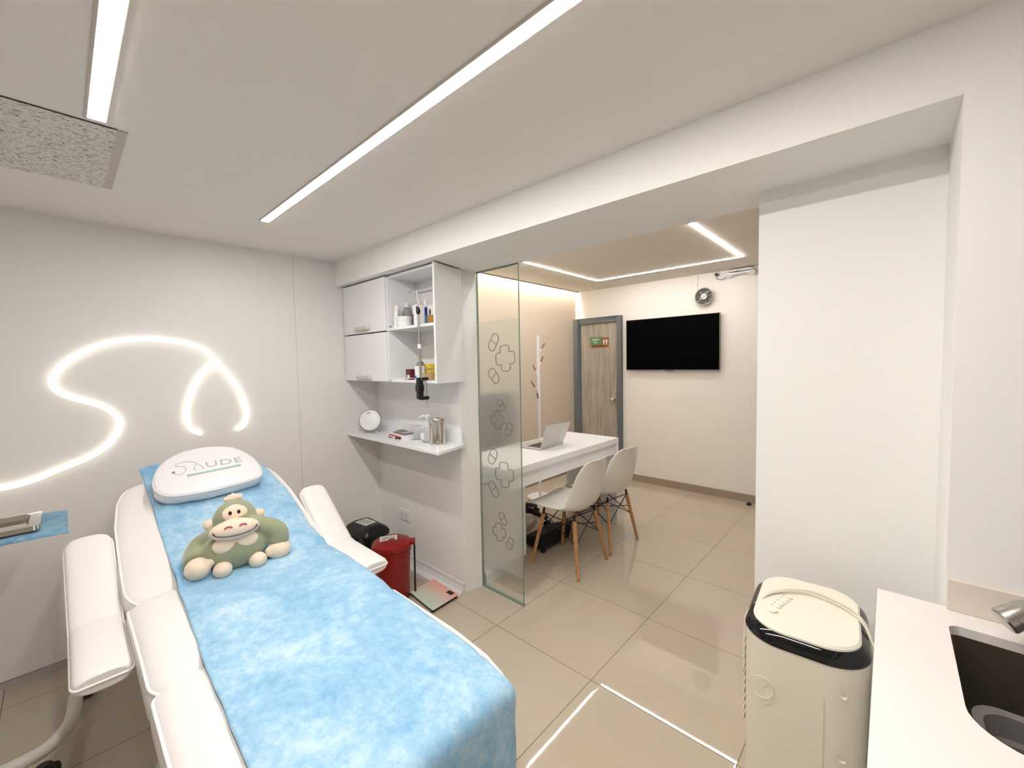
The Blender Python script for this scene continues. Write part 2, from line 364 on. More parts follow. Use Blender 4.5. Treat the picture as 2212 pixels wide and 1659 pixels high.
tag(B(-3.085, -3.062, 1.9, 4.62, 2.44, 2.455).build('cove_light', 'cove', org=(-3.1, 3.2, 2.51)), 'warm cove light hidden above the beige wall', 'cove light')
neon_a = [(-.52, .97), (-.42, .945), (-.31, .937), (-0.212, 0.941), (-0.163, 0.944), (-0.095, 0.962), (-0.019, 0.993), (0.061, 1.023), (0.127, 1.063), (0.172, 1.117), (0.197, 1.174), (0.194, 1.208), (0.174, 1.247), (0.138, 1.281), (0.093, 1.308), (0.032, 1.335), (-0.013, 1.37), (-0.032, 1.408), (-0.024, 1.445), (0.006, 1.494), (0.051, 1.537), (0.107, 1.576), (0.178, 1.609), (0.252, 1.626), (0.345, 1.633), (0.437, 1.622), (0.523, 1.601), (0.582, 1.573), (0.612, 1.536), (0.636, 1.497), (0.678, 1.442), (0.728, 1.362), (0.759, 1.28), (0.777, 1.198), (0.777, 1.149), (0.754, 1.103), (0.716, 1.086)]
neon_b = [(0.623, 1.494), (0.577, 1.453), (0.538, 1.402), (0.504, 1.329), (0.483, 1.256), (0.475, 1.183), (0.483, 1.138), (0.506, 1.105), (0.541, 1.085)]
t = thing('neon_sign', (-2.985, .3, 1.3), 'glowing stethoscope shaped neon line on the left wall', 'neon sign')
for L in (neon_a, neon_b):
    pts = smoothline([(-2.972, y, z) for y, z in L], 4)
    MB().tube(pts, .0115, 10).build('neon_tube', 'neon', t, smooth=True)

# ================================================================ CEILING PANEL
t = thing('ceiling_panel', (-2.09, -.12, ZC), 'speckled acoustic panel in the ceiling at upper left', 'ceiling panel')
B(-2.39, -1.79, -.45, .158, ZC-.0025, ZC-.0005).build('speckled_board', 'actile', t)
MB().box(-2.39, -1.786, .158, .182, ZC-.003, ZC-.0005).build('border', 'trim', t)
B(-1.7890, -1.7865, -.45, .182, ZC-.0032, ZC-.0004).build('gap_line', 'gap', t)

# ================================================================ TREATMENT BED
YC, HW = .46, .352
def zprof(x):
    return interp([(-3.2, .66+.43*1.25), (-1.95, .66), (-1.4, .655), (-.5, .652)], x)
def cushion(x0, x1, zf, yc, hw, th, r, rx, e=4.5, nx=30, na=44, shape=None, pk=2):
    """rounded pad whose top follows zf(x); returns rings and the two seam lines"""
    R = []; seamL = []; seamR = []
    xs = []
    for i in range(nx+1):
        t = i/nx
        xs.append(x0+(x1-x0)*(.5-.5*cos(pi*t)))
    for x in xs:
        dd = min(x-x0, x1-x)
        q = 1 if dd >= rx else sqrt(max(0, 1-((rx-dd)/rx)**2))
        qw = (hw-r+r*q)*(shape(x) if shape else 1); zc = zf(x)-th/2; hz = th/2-r*.6+r*.6*q
        ring = []
        for k in range(na):
            a = 2*pi*k/na; c, s_ = cos(a), sin(a)
            y = (abs(c)**(2/e))*(1 if c > 0 else -1); z = (abs(s_)**(2/e))*(1 if s_ > 0 else -1)
            ring.append((x, yc+y*qw, zc+z*hz))
        R.append(ring)
        k = pk
        seamR.append(ring[k]); seamL.append(ring[na//2-k])
    return R, seamL, seamR
bed = thing('treatment_bed', (-1.6, YC, 0), 'white upholstered treatment bed under the blue sheet', 'bed')
def backshape(x):
    return interp([(-2.64, .72), (-2.6, .82), (-2.5, .93), (-2.35, .985), (-2.1, 1)], x)
def pad(name, x0, x1, zf, yc, hw, th, r, rx, pr=.0045, **k):
    R, a, b = cushion(x0, x1, zf, yc, hw, th, r, rx, **k)
    o = MB().rings(R).build(name, 'leather', bed, smooth=True)
    loop = a[1:-1]+b[1:-1][::-1]
    MB().tube(loop, pr, 8, closed=True).build('piping', 'piping', o, smooth=True); return o
pad('leg_rest', -1.405, -.70, lambda x: zprof(x)-.002, YC, HW, .15, .05, .05, shape=lambda x: interp([(-1.0, 1), (-.85, .965), (-.76, .90), (-.70, .80)], x))
pad('seat', -1.965, -1.385, lambda x: zprof(max(x, -1.95))+.012*sin(pi*(x+1.965)/.58), YC, HW, .16, .05, .05)
pad('backrest', -2.62, -1.955, lambda x: zprof(x)+.004, YC, HW, .125, .05, .07, shape=backshape)
def zarm(x):
    s = [(-2.4, .905), (-2.0, .628), (-1.95, .616), (-1.4, .612)]
    return interp(s, x)-.012*math.exp(-((x+1.985)/.009)**2)
for yc in (.04, .885):
    a = pad('armrest', -2.295, -1.64, zarm, yc, .066, .062, .016, .03, pr=.004, nx=120, e=2.7, pk=0)
    MB().cyl((-1.8, yc+(.03 if yc < .4 else -.03), .575), (-1.8, .17 if yc < .4 else .76, .50), .013).build('arm_bracket', 'steel', a)
fr = MB().box(-2.5, -.85, .2, .26, .46, .51).box(-2.5, -.85, .66, .72, .46, .51).box(-1.9, -1.84, .2, .72, .46, .51).box(-1.2, -1.14, .2, .72, .46, .51).box(-2.5, -2.44, .2, .72, .46, .51)
fr.cyl((-2.4, .23, .5), (-2.45, .23, .72), .015).cyl((-2.4, .69, .5), (-2.45, .69, .72), .015)
fr.build('frame', 'bedframe', bed, bevel=.005)
MB().prism(rrect(-1.5, YC, .34, .36, .06), .12, .47).build('column', 'bedframe', bed, smooth='a')
P = rrect(-1.47, YC, 1.02, .66, .22); Q = rrect(-1.47, YC, .92, .56, .18)
MB().rings([[(x, y, .0) for x, y in P], [(x, y, .09) for x, y in P], [(x, y, .125) for x, y in Q]]).build('base', 'bedframe', bed, smooth='a')

# disposable blue sheet draped over the bed
def sheet():
    nS, nY = 190, 70; rows = []
    xh, xf = -2.70, -.685; rr = .04
    Ltop = xf-rr-xh; arc = rr*pi/2; drop = .50; tot = Ltop+arc+drop
    for i in range(nS+1):
        s = tot*i/nS; row = []
        for j in range(nY+1):
            v = j/nY
            if s <= Ltop: x = xh+s; base = None
            elif s <= Ltop+arc: a = (s-Ltop)/rr; x = xf-rr+rr*sin(a); base = cos(a)
            else: x = xf; base = 'd'
            xx = min(x, xf-rr)
            yl = interp([(-2.7, .235), (-2.5, .243), (-1.98, .252), (-1.39, .226), (-.7, .21)], xx)+.004*noise.noise((x*9, 3, 1))
            yr = interp([(-2.7, .70), (-2.56, .742), (-2.35, .772), (-1.95, .785), (-1.4, .785), (-.95, .768), (-.7, .738)], xx)+.009*noise.noise((s*7, 9, 2))
            y = yl+(yr-yl)*v
            q = abs((y-YC)/(HW*(backshape(xx) if xx < -2.1 else 1)))
            fall = .07*(1-(max(0, 1-min(q, .999)**4.5))**(1/4.5))
            zs = zprof(xx) + (.0 if xx > -1.39 else (.012*sin(pi*(xx+1.965)/.58) if xx > -1.965 else .004))
            if xx < -1.9: zs += .02*math.exp(-((xx+1.95)/.07)**2)
            elif -1.95 <= xx < -1.9: zs += .012
            if abs(xx+1.395) < .06: zs += .006*(1-abs(xx+1.395)/.06)
            n = noise.fractal((x*4.2+3, y*5.0, 1.7), .9, 2.1, 5)*.008
            # drawn creases
            n += .004*math.exp(-(((y-.33)-.35*(x+2.2))/.006)**2)*(1 if -2.4 < x < -1.9 else 0)
            for (cx, cy, ang, ln, am) in CREASE:
                dx, dy = x-cx, y-cy; u = dx*cos(ang)+dy*sin(ang); w_ = -dx*sin(ang)+dy*cos(ang)
                if abs(u) < ln: n += 1.8*am*math.exp(-(w_/.007)**2)*(1-(u/ln)**2)
            z = zs-fall+.0075+max(n, -.004)
            if base is None: row.append((x, y, z))
            elif base == 'd':
                dz = s-Ltop-arc; yy = YC+(y-YC)*(1-.04*dz)+.008*sin(9*v*pi)*dz
                row.append((xf+.010*sin(7*pi*v+1)*min(dz*4, 1)+.3*n, yy, z-rr-dz))
            else: row.append((x+n*(1-base), y, z-rr*(1-base)))
        rows.append(row)
    mb = MB(); mb.rings(rows, cap=False, closed=False); return mb
random.seed(4); CREASE = []
for k in range(26):
    CREASE.append((random.uniform(-2.4, -.8), random.uniform(.28, .74), random.uniform(-1.2, 1.2), random.uniform(.05, .2), random.choice((-1, 1))*random.uniform(.002, .0045)))
for k in range(7):
    CREASE.append((-2.2+.03*k, .56+.018*k, .35+.09*k, .17, .006))
CREASE += [(-2.06, .68, 1.25, .15, .008), (-1.93, .66, 1.35, .2, .007)]
tag(sheet().build('bed_sheet', 'sheet', org=(-1.6, YC, .66), smooth=True, solid=.0012), 'wrinkled light blue disposable sheet covering the treatment bed', 'sheet')

# ================================================================ PILLOW
a35 = radians(35); pn = Vector((sin(a35), 0, cos(a35))); pu = Vector((-cos(a35), 0, sin(a35))); P0 = Vector((-2.36, 0, .85))
OUT = [(.25, .10), (.262, .04), (.30, .01), (.36, 0), (.444, -.003), (.54, .002), (.63, .015), (.667, .035), (.677, .07), (.672, .12), (.651, .185), (.60, .252), (.54, .28), (.478, .29), (.42, .285), (.372, .272), (.315, .235), (.275, .18)]
oc = Vector((.455, .14)); outl = smoothline([Vector((a, b)) for a, b in OUT], 5, True)
def pp(y, v, h): return P0+Vector((0, y, 0))+pu*v+pn*h
rg = []
def ring(sc, h, wob=0, under=0):
    R = []
    for k, q in enumerate(outl):
        w2 = oc+(q-oc)*sc; hh = h-(.2*max(w2.y, 0) if under else 0)
        R.append(pp(w2.x+wob*noise.noise((k*.45, h*50, 0)), w2.y+wob*noise.noise((k*.45, h*50, 5)), hh))
    return R
rg = [ring(.02, .0, 0, 1), ring(.86, .0, 0, 1), ring(.965, .008, .004, 1), ring(.995, .025, .006, 0), ring(1.0, .045, .005), ring(.995, .060, .003), ring(.975, .068), ring(.93, .0705), ring(.5, .071), ring(.02, .071)]
pil = thing('pillow', (-2.5, .46, .86), 'white rounded pillow with SAUDE logo on the backrest', 'pillow')
MB().rings(rg).build('cover', 'pillow', pil, smooth=True)
MB().tube(ring(.99, .062), .003, 8, closed=True).build('seam', 'pillow', pil, smooth=True)
LS = [(0.33, 0.142), (0.334, 0.130), (0.354, 0.123), (0.372, 0.138), (0.378, 0.160), (0.368, 0.172), (0.350, 0.176), (0.343, 0.183), (0.351, 0.194), (0.376, 0.2), (0.401, 0.196), (0.418, 0.185), (0.427, 0.173), (0.436, 0.16), (0.443, 0.145), (0.444, 0.138), (0.437, 0.136)]
LA = [(0.427, 0.174), (0.415, 0.166), (0.408, 0.152), (0.407, 0.142), (0.414, 0.134)]
lg = MB()
for L in (LS, LA): lg.tube(smoothline([pp(y, v, .0715) for y, v in L], 5), .0014, 6)
lg.build('stethoscope_letters', 'grey', pil, smooth=True)
MB().lathe([(.0055, 0), (.0055, .002)], pp(.33, .143, .0705), pn, 20).build('logo_dot', 'darkgrey', pil)
text('logo_letters', 'UDE', 'grey', pil, pp(.452, .141, .0714), (0, 1, .0), pu, .052, width=.148, sp=1.1)
q = [pp(.375, .108, .0714), pp(.592, .120, .0714)]
MB().tube([q[0].lerp(q[1], i/10) for i in range(11)], .0056, 8).build('logo_bar', 'teal', pil, smooth=True)

# ================================================================ PLUSH GORILLA
gor = thing('plush_gorilla', (-1.94, .44, .67), 'green plush gorilla with cream face sitting on the bed', 'plush toy')
Wd = Vector((.14, .99, .0)).normalized(); Fw = Vector((.93, -.13, .34)).normalized(); Fw = (Fw-Wd*Fw.dot(Wd)).normalized(); Up = Fw.cross(Wd)
if Up.z < 0: Up = -Up
AX = (Fw, Wd, Up)
def fused(mb, name, m, vox=.006, it=6):
    me = bpy.data.meshes.new(name); o0 = ORG[gor.name]
    me.from_pydata([tuple(Vector(p)-o0) for p in mb.v], [], mb.f); me.update()
    o = bpy.data.objects.new(name, me); COL.objects.link(o)
    r = o.modifiers.new('r', 'REMESH'); r.mode = 'VOXEL'; r.voxel_size = vox
    s_ = o.modifiers.new('s', 'SMOOTH'); s_.factor = .6; s_.iterations = it
    dg = bpy.context.evaluated_depsgraph_get(); m2 = bpy.data.meshes.new_from_object(o.evaluated_get(dg)); bpy.data.objects.remove(o)
    for p in m2.polygons: p.use_smooth = True
    m2.materials.clear(); m2.materials.append(M[m]); m2.name = name
    o = bpy.data.objects.new(name, m2); COL.objects.link(o); o.parent = gor; ORG[o.name] = o0; return o
TOR = Vector((-1.935, .439, .745)); HEAD = Vector((-2.018, .464, .838))
b = MB()
b.ell(TOR, (.074, .110, .078), AX).ell(TOR+Up*.03-Fw*.03, (.072, .094, .078), AX).ell(HEAD, (.072, .080, .078), AX).ell(HEAD+Up*.03-Fw*.005, (.056, .058, .05), AX)
def limb(P, R):
    P = smoothline(P, 5); n = len(P)
    b.tube(P, [interp([(i/(len(R)-1), R[i]) for i in range(len(R))], k/(n-1)) for k in range(n)], 14)
limb([(-1.98, .40, .80), (-2.03, .350, .765), (-2.005, .325, .735), (-1.95, .318, .72)], [.035, .038, .042, .046])
limb([(-1.955, .50, .818), (-1.925, .548, .805), (-1.905, .588, .775), (-1.900, .588, .728)], [.035, .038, .040, .042])
fused(b, 'body', 'plush')
b = MB(); MZ = Vector((-1.897, .434, .833))
b.ell(MZ, (.050, .086, .040), AX).ell(MZ-Fw*.03+Up*.005, (.05, .06, .04), AX); fused(b, 'muzzle', 'plushcream')
b = MB().ell((-1.925, .315, .708), (.052, .044, .042), AX).ell((-1.905, .352, .728), (.018, .018, .016), AX); fused(b, 'hand', 'plushcream')
b = MB().ell((-1.888, .585, .703), (.046, .045, .042), AX).ell((-1.880, .545, .713), (.016, .016, .014), AX).ell((-1.874, .545, .698), (.013, .016, .012), AX); fused(b, 'hand', 'plushcream')
for c in ((-1.878, .383, .694), (-1.868, .500, .693)):
    b = MB().ell(c, (.040, .033, .032), AX); fused(b, 'foot', 'plushcream')
for c, s_ in ((HEAD+Wd*-.088-Fw*.0+Up*-.005, 1), (HEAD+Wd*.088+Up*.0, -1)):
    b = MB().ell(c, (.014, .022, .022), AX); fused(b, 'ear', 'plushcream', .004, 4)
b = MB().ell(HEAD+Fw*.058+Up*.018-Wd*.004, (.016, .046, .033), AX).ell(HEAD+Fw*.058+Up*.018-Wd*.004, (.017, .036, .036), AX); fused(b, 'face_patch', 'plushcream', .004, 4)
b = MB().ell(TOR+Fw*.057+Up*.018-Wd*.034, (.020, .044, .032), AX).ell(TOR+Fw*.057+Up*.022+Wd*.034, (.020, .044, .032), AX); fused(b, 'chest_patch', 'plushcream', .004, 3)
b = MB()
for k, (dx, h) in enumerate(((-.026, .010), (-.013, .018), (0, .024), (.014, .018), (.027, .016))):
    b.ell(HEAD+Up*(.078+h*.5)+Wd*dx-Fw*.004, (.009, .0085, .006+h*.5), AX)
fused(b, 'hair_tuft', 'plushcream', .003, 2)
for dx in (-.0165, .013):
    MB().ell(HEAD+Fw*.0745+Up*.020+Wd*(dx-.004), (.005, .0062, .0078), AX).build('eye', 'eye', gor, smooth=True)
def surf(u, v, off=.0):  # point on the muzzle front, u along Wd, v along Up
    A, Bq, Cq = .050, .086, .040
    k = max(0, 1-(u/Bq)**2-(v/Cq)**2); return MZ+Wd*u+Up*v+Fw*(A*sqrt(k)+off)
for s_ in (-1, 1):
    MB().tube([surf(s_*.024+.011*cos(a), .006+.006*sin(a), .0015) for a in [pi*i/8 for i in range(9)]], .0032, 8).build('nostril', 'nostril', gor, smooth=True)
sm = [surf(.072*cos(a), -.002-.024*sin(a), .0018) for a in [pi*i/24 for i in range(25)]]
m_ = MB().tube(sm, .0013, 6)
for e_, s_ in ((sm[0], 1), (sm[-1], -1)): m_.tube([e_-Up*.004-Wd*s_*.006, e_, e_+Up*.005+Wd*s_*.002], .0013, 6)
m_.build('smile', 'thread', gor, smooth=True)

# ================================================================ TRAY STAND (left edge)
t = thing('instrument_stand', (-2.45, -.2, 0), 'white tubular instrument stand under the blue covered tray', 'stand')
arc = [(-2.60, .005, .10), (-2.555, -.012, .10), (-2.50, -.025, .10), (-2.40, -.032, .10), (-2.31, -.05, .10), (-2.235, -.10, .10), (-2.215, -.18, .10), (-2.22, -.30, .10), (-2.25, -.45, .10), (-2.32, -.55, .10)]
MB().tube(smoothline(arc, 5), .0225, 14).build('base_tube', 'bedframe', t, smooth=True)
MB().tube(smoothline([(-2.22, -.32, .10), (-2.28, -.42, .13), (-2.45, -.44, .15), (-2.48, -.44, .3), (-2.48, -.44, .845)], 5), .016, 12).build('post', 'bedframe', t, smooth=True)
for c in ((-2.17, -.11), (-2.65, .005), (-2.33, -.57)):
    w_ = MB().cyl((c[0]-.012, c[1]-.02, .04), (c[0]+.012, c[1]+.02, .04), .04, n=24).cyl((c[0]+.01, c[1], .04), (c[0]+.01, c[1], .09), .012)
    w_.ell((c[0], c[1], .058), (.036, .03, .03)); w_.build('caster', 'black', t, smooth='a')
MB().box(-2.62, -2.34, -.5, -.03, .845, .858).build('tray_rack', 'chrome', t, bevel=.003)
dr = MB(); rows = []
for i in range(15):
    x = -2.66+.345*i/14; row = []
    for j in range(26):
        y = -.52+.51*j/25; n = .004*noise.noise((x*8, y*10, 4)); e_ = max(0, (x+2.355)/.04); e2 = max(0, (y+.07)/.06)
        row.append((x+.01*noise.noise((y*7, 1, 1))*(i == 14), y, .862+n-.010*e_*e_-.006*e2*e2))
    rows.append(row)
dr.rings(rows, cap=False, closed=False)
tag(dr.build('tray_cloth', 'sheet2', org=(-2.48, -.26, .86), smooth=True, solid=.002), 'blue cloth spread under the steel tray at left', 'cloth')
t = thing('steel_tray', (-2.48, -.28, .866), 'shallow steel instrument tray on the blue cloth', 'tray')
o_ = rrect(-2.478, -.295, .235, .43, .02); i_ = rrect(-2.478, -.295, .185, .37, .02); i2 = rrect(-2.478, -.295, .17, .35, .02)
MB().rings([[(x, y, .872) for x, y in o_], [(x, y, .890) for x, y in o_], [(x, y, .892) for x, y in i_], [(x, y, .874) for x, y in i2]]).build('pan', 'chrome', t, smooth='a')

# ================================================================ WALL CABINET WITH OPEN SHELVES
def slab(y0, y1, z0, z1, xl, xf=-1.885, xb=-1.945):
    """board whose right end runs from xf at the front to xb at the wall"""
    return MB().prism([(xl, y0), (xf+(xb-xf)*(y0-1.43)/.25, y0), (xf+(xb-xf)*(y1-1.43)/.25, y1), (xl, y1)], z0, z1)
cab = thing('wall_cabinet', (-2.43, 1.68, 1.36), 'white wall cabinet with two flap doors and open shelves', 'cabinet')
X0, YF, YB = -2.984, 1.448, 1.679
slab(YF, YB, 1.358, 1.373, X0).build('bottom_board', 'white', cab)
slab(YF, YB, 2.022, 2.037, X0).build('top_board', 'white', cab)
B(X0, X0+.015, YF, YB, 1.373, 2.022).build('side_board', 'white', cab)
B(-2.399, -2.384, 1.436, YB, 1.373, 2.022).build('divider', 'white', cab)
slab(1.43, YB, 1.373, 2.022, 0).v
sb = MB().prism([(-1.900, 1.43), (-1.885, 1.43), (-1.945, YB), (-1.960, YB)], 1.358, 2.037); sb.build('side_board', 'white', cab)
slab(1.436, YB, 1.688, 1.704, -2.384, -1.9, -1.96).build('shelf', 'white', cab)
B(-2.397, -1.955, 1.655, 1.679, 1.955, 2.022).build('back_rail', 'white', cab)
B(-2.969, -2.412, 1.66, 1.676, 1.373, 2.022).build('back_panel', 'white', cab)
for z0, z1, hz in ((1.69, 2.034, 1.703), (1.361, 1.682, 1.368)):
    d = B(-2.981, -2.404, 1.43, 1.446, z0, z1).build('flap_door', 'white', cab, bevel=.001)
    hx = MB().prism([(-2.80, 1.43), (-2.795, 1.412), (-2.775, 1.405), (-2.625, 1.405), (-2.605, 1.412), (-2.60, 1.43)], hz+.008, hz+.030)
    hx.build('handle', 'handle', d, bevel=.003)

# shelf below
sh = thing('wall_shelf', (-2.43, 1.68, .95), 'white wall shelf with upstand below the cabinet', 'shelf')
slab(1.425, 1.679, .950, .968, X0).build('board', 'shelfw', sh, bevel=.001)
B(X0, -1.962, 1.665, 1.679, .968, 1.045).build('upstand', 'shelfw', sh)

# ---- objects in the open cabinet
G1 = 'toiletries on the upper cabinet shelf'
def jarbody(name, x, y, z, prof, m, label, cat, group=None, cap=None, n=28, lab=None, capm='white', capname='cap'):
    t = thing(name, (x, y, z), label, cat, group)
    MB().lathe(prof, (x, y, z), n=n).build('body', m, t, smooth='a')
    if cap: MB().lathe(cap, (x, y, z), n=n).build(capname, capm, t, smooth='a')
    if lab:
        r, z0, z1, m2 = lab; MB().lathe([(r, z0), (r, z1)], (x, y, z), n=n).build('label', m2, t, smooth='a')
    return t
Z1 = 1.704
t = thing('cream_tube', (-2.345, 1.47, Z1), 'white squeeze tube standing at the left of the upper shelf', 'tube', G1)
R = [[(-2.345+a*cos(q), 1.47+bq*sin(q), Z1+.022+h) for q in [2*pi*k/20 for k in range(20)]] for h, a, bq in ((0, .016, .016), (.05, .02, .014), (.115, .024, .003), (.12, .024, .002))]
MB().rings(R).build('body', 'shell', t, smooth='a'); MB().lathe([(.016, 0), (.016, .022)], (-2.345, 1.47, Z1)).build('cap', 'white', t, smooth='a')
M['greyliq'] = mat('grey_translucent', (182, 179, 182), .15, trans=.4)
jarbody('lotion_bottle', -2.37, 1.57, Z1, [(.03, 0), (.031, .01), (.031, .115), (.02, .135), (.011, .142)], 'greyliq', 'grey translucent bottle with white cap behind the jars', 'bottle', G1, [(.014, .142), (.014, .172), (0, .172)])
for k, zz in enumerate((0, .033)):
    jarbody('cream_jar', -2.275, 1.485, Z1+zz, [(.044, 0), (.046, .004), (.046, .018)], 'white', ('lower white cream jar of the pair on the upper shelf', 'upper white cream jar stacked on the other one')[k], 'jar', G1,
            [(.048, .018), (.048, .031), (.045, .033), (0, .033)], capname='lid')
t = thing('carton', (-2.235, 1.55, Z1), 'purple and white slim carton beside the jars', 'box', G1)
M['purple'] = simple((120, 40, 84), .45)
B(-2.248, -2.218, 1.53, 1.57, Z1, Z1+.085).build('body', 'purple', t); B(-2.248, -2.218, 1.53, 1.57, Z1+.085, Z1+.135).build('top', 'white', t)
MB().lathe([(.009, 0), (.009, .001)], (-2.232, 1.53, Z1+.11), (0, -1, 0), 16).build('print', 'darkgrey', t)
t = thing('carton', (-2.165, 1.52, Z1), 'white carton with black square print on the upper shelf', 'box', G1)
B(-2.195, -2.135, 1.50, 1.54, Z1, Z1+.132).build('body', 'white', t); B(-2.166, -2.142, 1.4992, 1.5, Z1+.095, Z1+.122).build('print', 'ink', t)
jarbody('lotion_bottle', -2.32, 1.635, Z1, [(.026, 0), (.026, .15), (.012, .165), (.008, .17)], 'shell', 'tall cream coloured bottle at the back behind the white carton', 'bottle', G1, [(.012, .168), (.012, .2), (0, .2)])
M['blue'] = simple((34, 66, 170), .35); M['lblue'] = simple((96, 172, 214), .4)
jarbody('sunscreen_bottle', -2.19, 1.59, Z1, [(.026, 0), (.029, .01), (.029, .07), (.026, .1), (.014, .125)], 'blue', 'blue spray bottle with light blue label on the upper shelf', 'bottle', G1, [(.014, .125), (.016, .15), (.012, .172), (0, .172)], lab=(.0296, .015, .072, 'lblue'))
M['amber'] = simple((176, 130, 60), .3)
t = thing('serum_sachet', (-2.095, 1.56, Z1), 'amber and silver sachet at the right end of the shelf', 'sachet', G1)
B(-2.122, -2.07, 1.55, 1.572, Z1, Z1+.065).build('body', 'amber', t, bevel=.004); B(-2.124, -2.068, 1.552, 1.570, Z1+.065, Z1+.13).build('top', 'shell', t, bevel=.004)
MB().ell((-2.096, 1.552, Z1+.085), (.012, .002, .02)).build('print', 'darkgrey', t, smooth=True)
tag(MB().lathe([(.01, 0), (.012, .006), (.008, .016), (0, .017)], (-2.385, 1.45, Z1)).build('small_knob', 'steel', org=(-2.385, 1.45, Z1), smooth='a'), 'tiny metal knob lying at the left shelf edge', 'knob')
Z2 = 1.373; G2 = 'small items on the lower cabinet shelf'
t = thing('leaflet', (-2.31, 1.49, Z2), 'white folded leaflets at the left of the lower shelf', 'leaflet', G2)
for k in range(3): MB().box(-2.37+.02*k, -2.26+.02*k, 1.455+.01*k, 1.53, Z2+.004*k, Z2+.003+.004*k).build('sheet', 'white', t)
M['dred'] = simple((92, 26, 34), .4)
t = thing('medicine_box', (-2.25, 1.50, Z2), 'dark red box with silver print on the lower shelf', 'box', G2)
B(-2.276, -2.224, 1.485, 1.525, Z2, Z2+.066).build('body', 'dred', t); MB().box(-2.264, -2.236, 1.4842, 1.485, Z2+.012, Z2+.03).build('print', 'label', t)
M['salmon'] = simple((196, 70, 74), .5)
t = thing('medicine_box', (-2.235, 1.56, Z2), 'white box with red top behind the dark red one', 'box', G2)
B(-2.258, -2.215, 1.545, 1.585, Z2, Z2+.078).build('body', 'white', t); B(-2.258, -2.215, 1.545, 1.585, Z2+.078, Z2+.088).build('top', 'salmon', t)
t = thing('medicine_box', (-2.165, 1.50, Z2), 'tall plain white box next to the clamp rod', 'box', G2)
B(-2.185, -2.14, 1.49, 1.53, Z2, Z2+.086).build('body', 'white', t); B(-2.188, -2.17, 1.489, 1.49, Z2+.01, Z2+.026).build('print', 'blue', t)
M['dull'] = simple((128, 126, 120), .6)
tag(MB().ell((-2.30, 1.615, Z2+.105), (.026, .02, .010)).ell((-2.285, 1.605, Z2+.112), (.012, .012, .010)).box(-2.325, -2.28, 1.60, 1.64, Z2, Z2+.097).build('packet', 'dull', org=(-2.3, 1.62, Z2), smooth='a'), 'crumpled grey packet on top behind the white boxes', 'packet', G2)
M['yellow'] = simple((240, 208, 62), .45)
t = thing('medicine_box', (-2.22, 1.62, Z2), 'bright yellow box at the back of the lower shelf', 'box', G2)
B(-2.265, -2.228, 1.60, 1.64, Z2, Z2+.090).build('flap', 'yellow', t); B(-2.226, -2.172, 1.60, 1.645, Z2, Z2+.096).build('body', 'yellow', t)
t = jarbody('glass_jar', -2.055, 1.50, Z2, [(.033, 0), (.035, .006), (.035, .055), (.028, .064)], 'jarglass', 'small glass jar with amber contents by the cabinet side', 'jar', G2, [(.031, .062), (.031, .07), (0, .071)], capname='lid', capm='steel')
MB().lathe([(.03, .004), (.031, .045), (0, .046)], (-2.055, 1.50, Z2)).build('contents', simple((190, 160, 120), .7), t, smooth='a')
t = thing('wrapper', (-2.03, 1.58, Z2), 'dark and white wrappers behind the glass jar', 'wrapper', G2)
MB().ell((-2.06, 1.59, Z2+.075), (.026, .02, .02)).build('dark_wrapper', 'dred', t, smooth=True); MB().box(-2.08, -2.0, 1.565, 1.61, Z2, Z2+.07).build('white_wrapper', 'white', t, bevel=.01)

# ---- clamp stand with hook
t = thing('clamp_stand', (-2.01, 1.42, 1.37), 'telescopic steel hook rod clamped to the cabinet bottom', 'clamp stand')
RX, RY = -2.018, 1.412
MB().cyl((RX+.006, RY, 1.375), (RX+.001, RY, 1.58), .0085).cyl((RX+.001, RY, 1.575), (RX, RY, 1.755), .0065).build('telescopic_rod', 'steel', t, smooth='a')
MB().cyl((RX+.002, RY, 1.56), (RX+.001, RY, 1.585), .0102).build('collar', 'white', t, smooth='a')
MB().lathe([(.007, 0), (.011, .006), (.0125, .02), (.009, .034), (.004, .04)], (RX, RY, 1.757)).build('knob', 'black', t, smooth='a')
MB().tube(smoothline([(RX, RY, 1.79), (RX-.006, RY, 1.88), (RX-.012, RY, 1.898), (RX-.03, RY, 1.902), (RX-.065, RY, 1.902), (RX-.078, RY, 1.893), (RX-.088, RY, 1.893)], 4), .003, 8).build('hook', 'steel', t, smooth=True)
c_ = MB().box(-2.034, -2.004, 1.392, 1.424, 1.266, 1.392).box(-2.03, -2.004, 1.42, 1.462, 1.3745, 1.392).box(-2.026, -1.992, 1.40, 1.455, 1.262, 1.282).box(-2.038, -2.0, 1.388, 1.426, 1.31, 1.35)
c_.build('clamp', 'black', t, bevel=.004)
MB().cyl((-2.005, 1.445, 1.235), (-2.005, 1.445, 1.356), .0035).build('screw', 'steel', t)
MB().tube([(-2.005, 1.445, 1.243), (-2.019, 1.439, 1.218), (-1.991, 1.451, 1.218)], .0022, 8, closed=True).build('triangle_handle', 'steel', t)

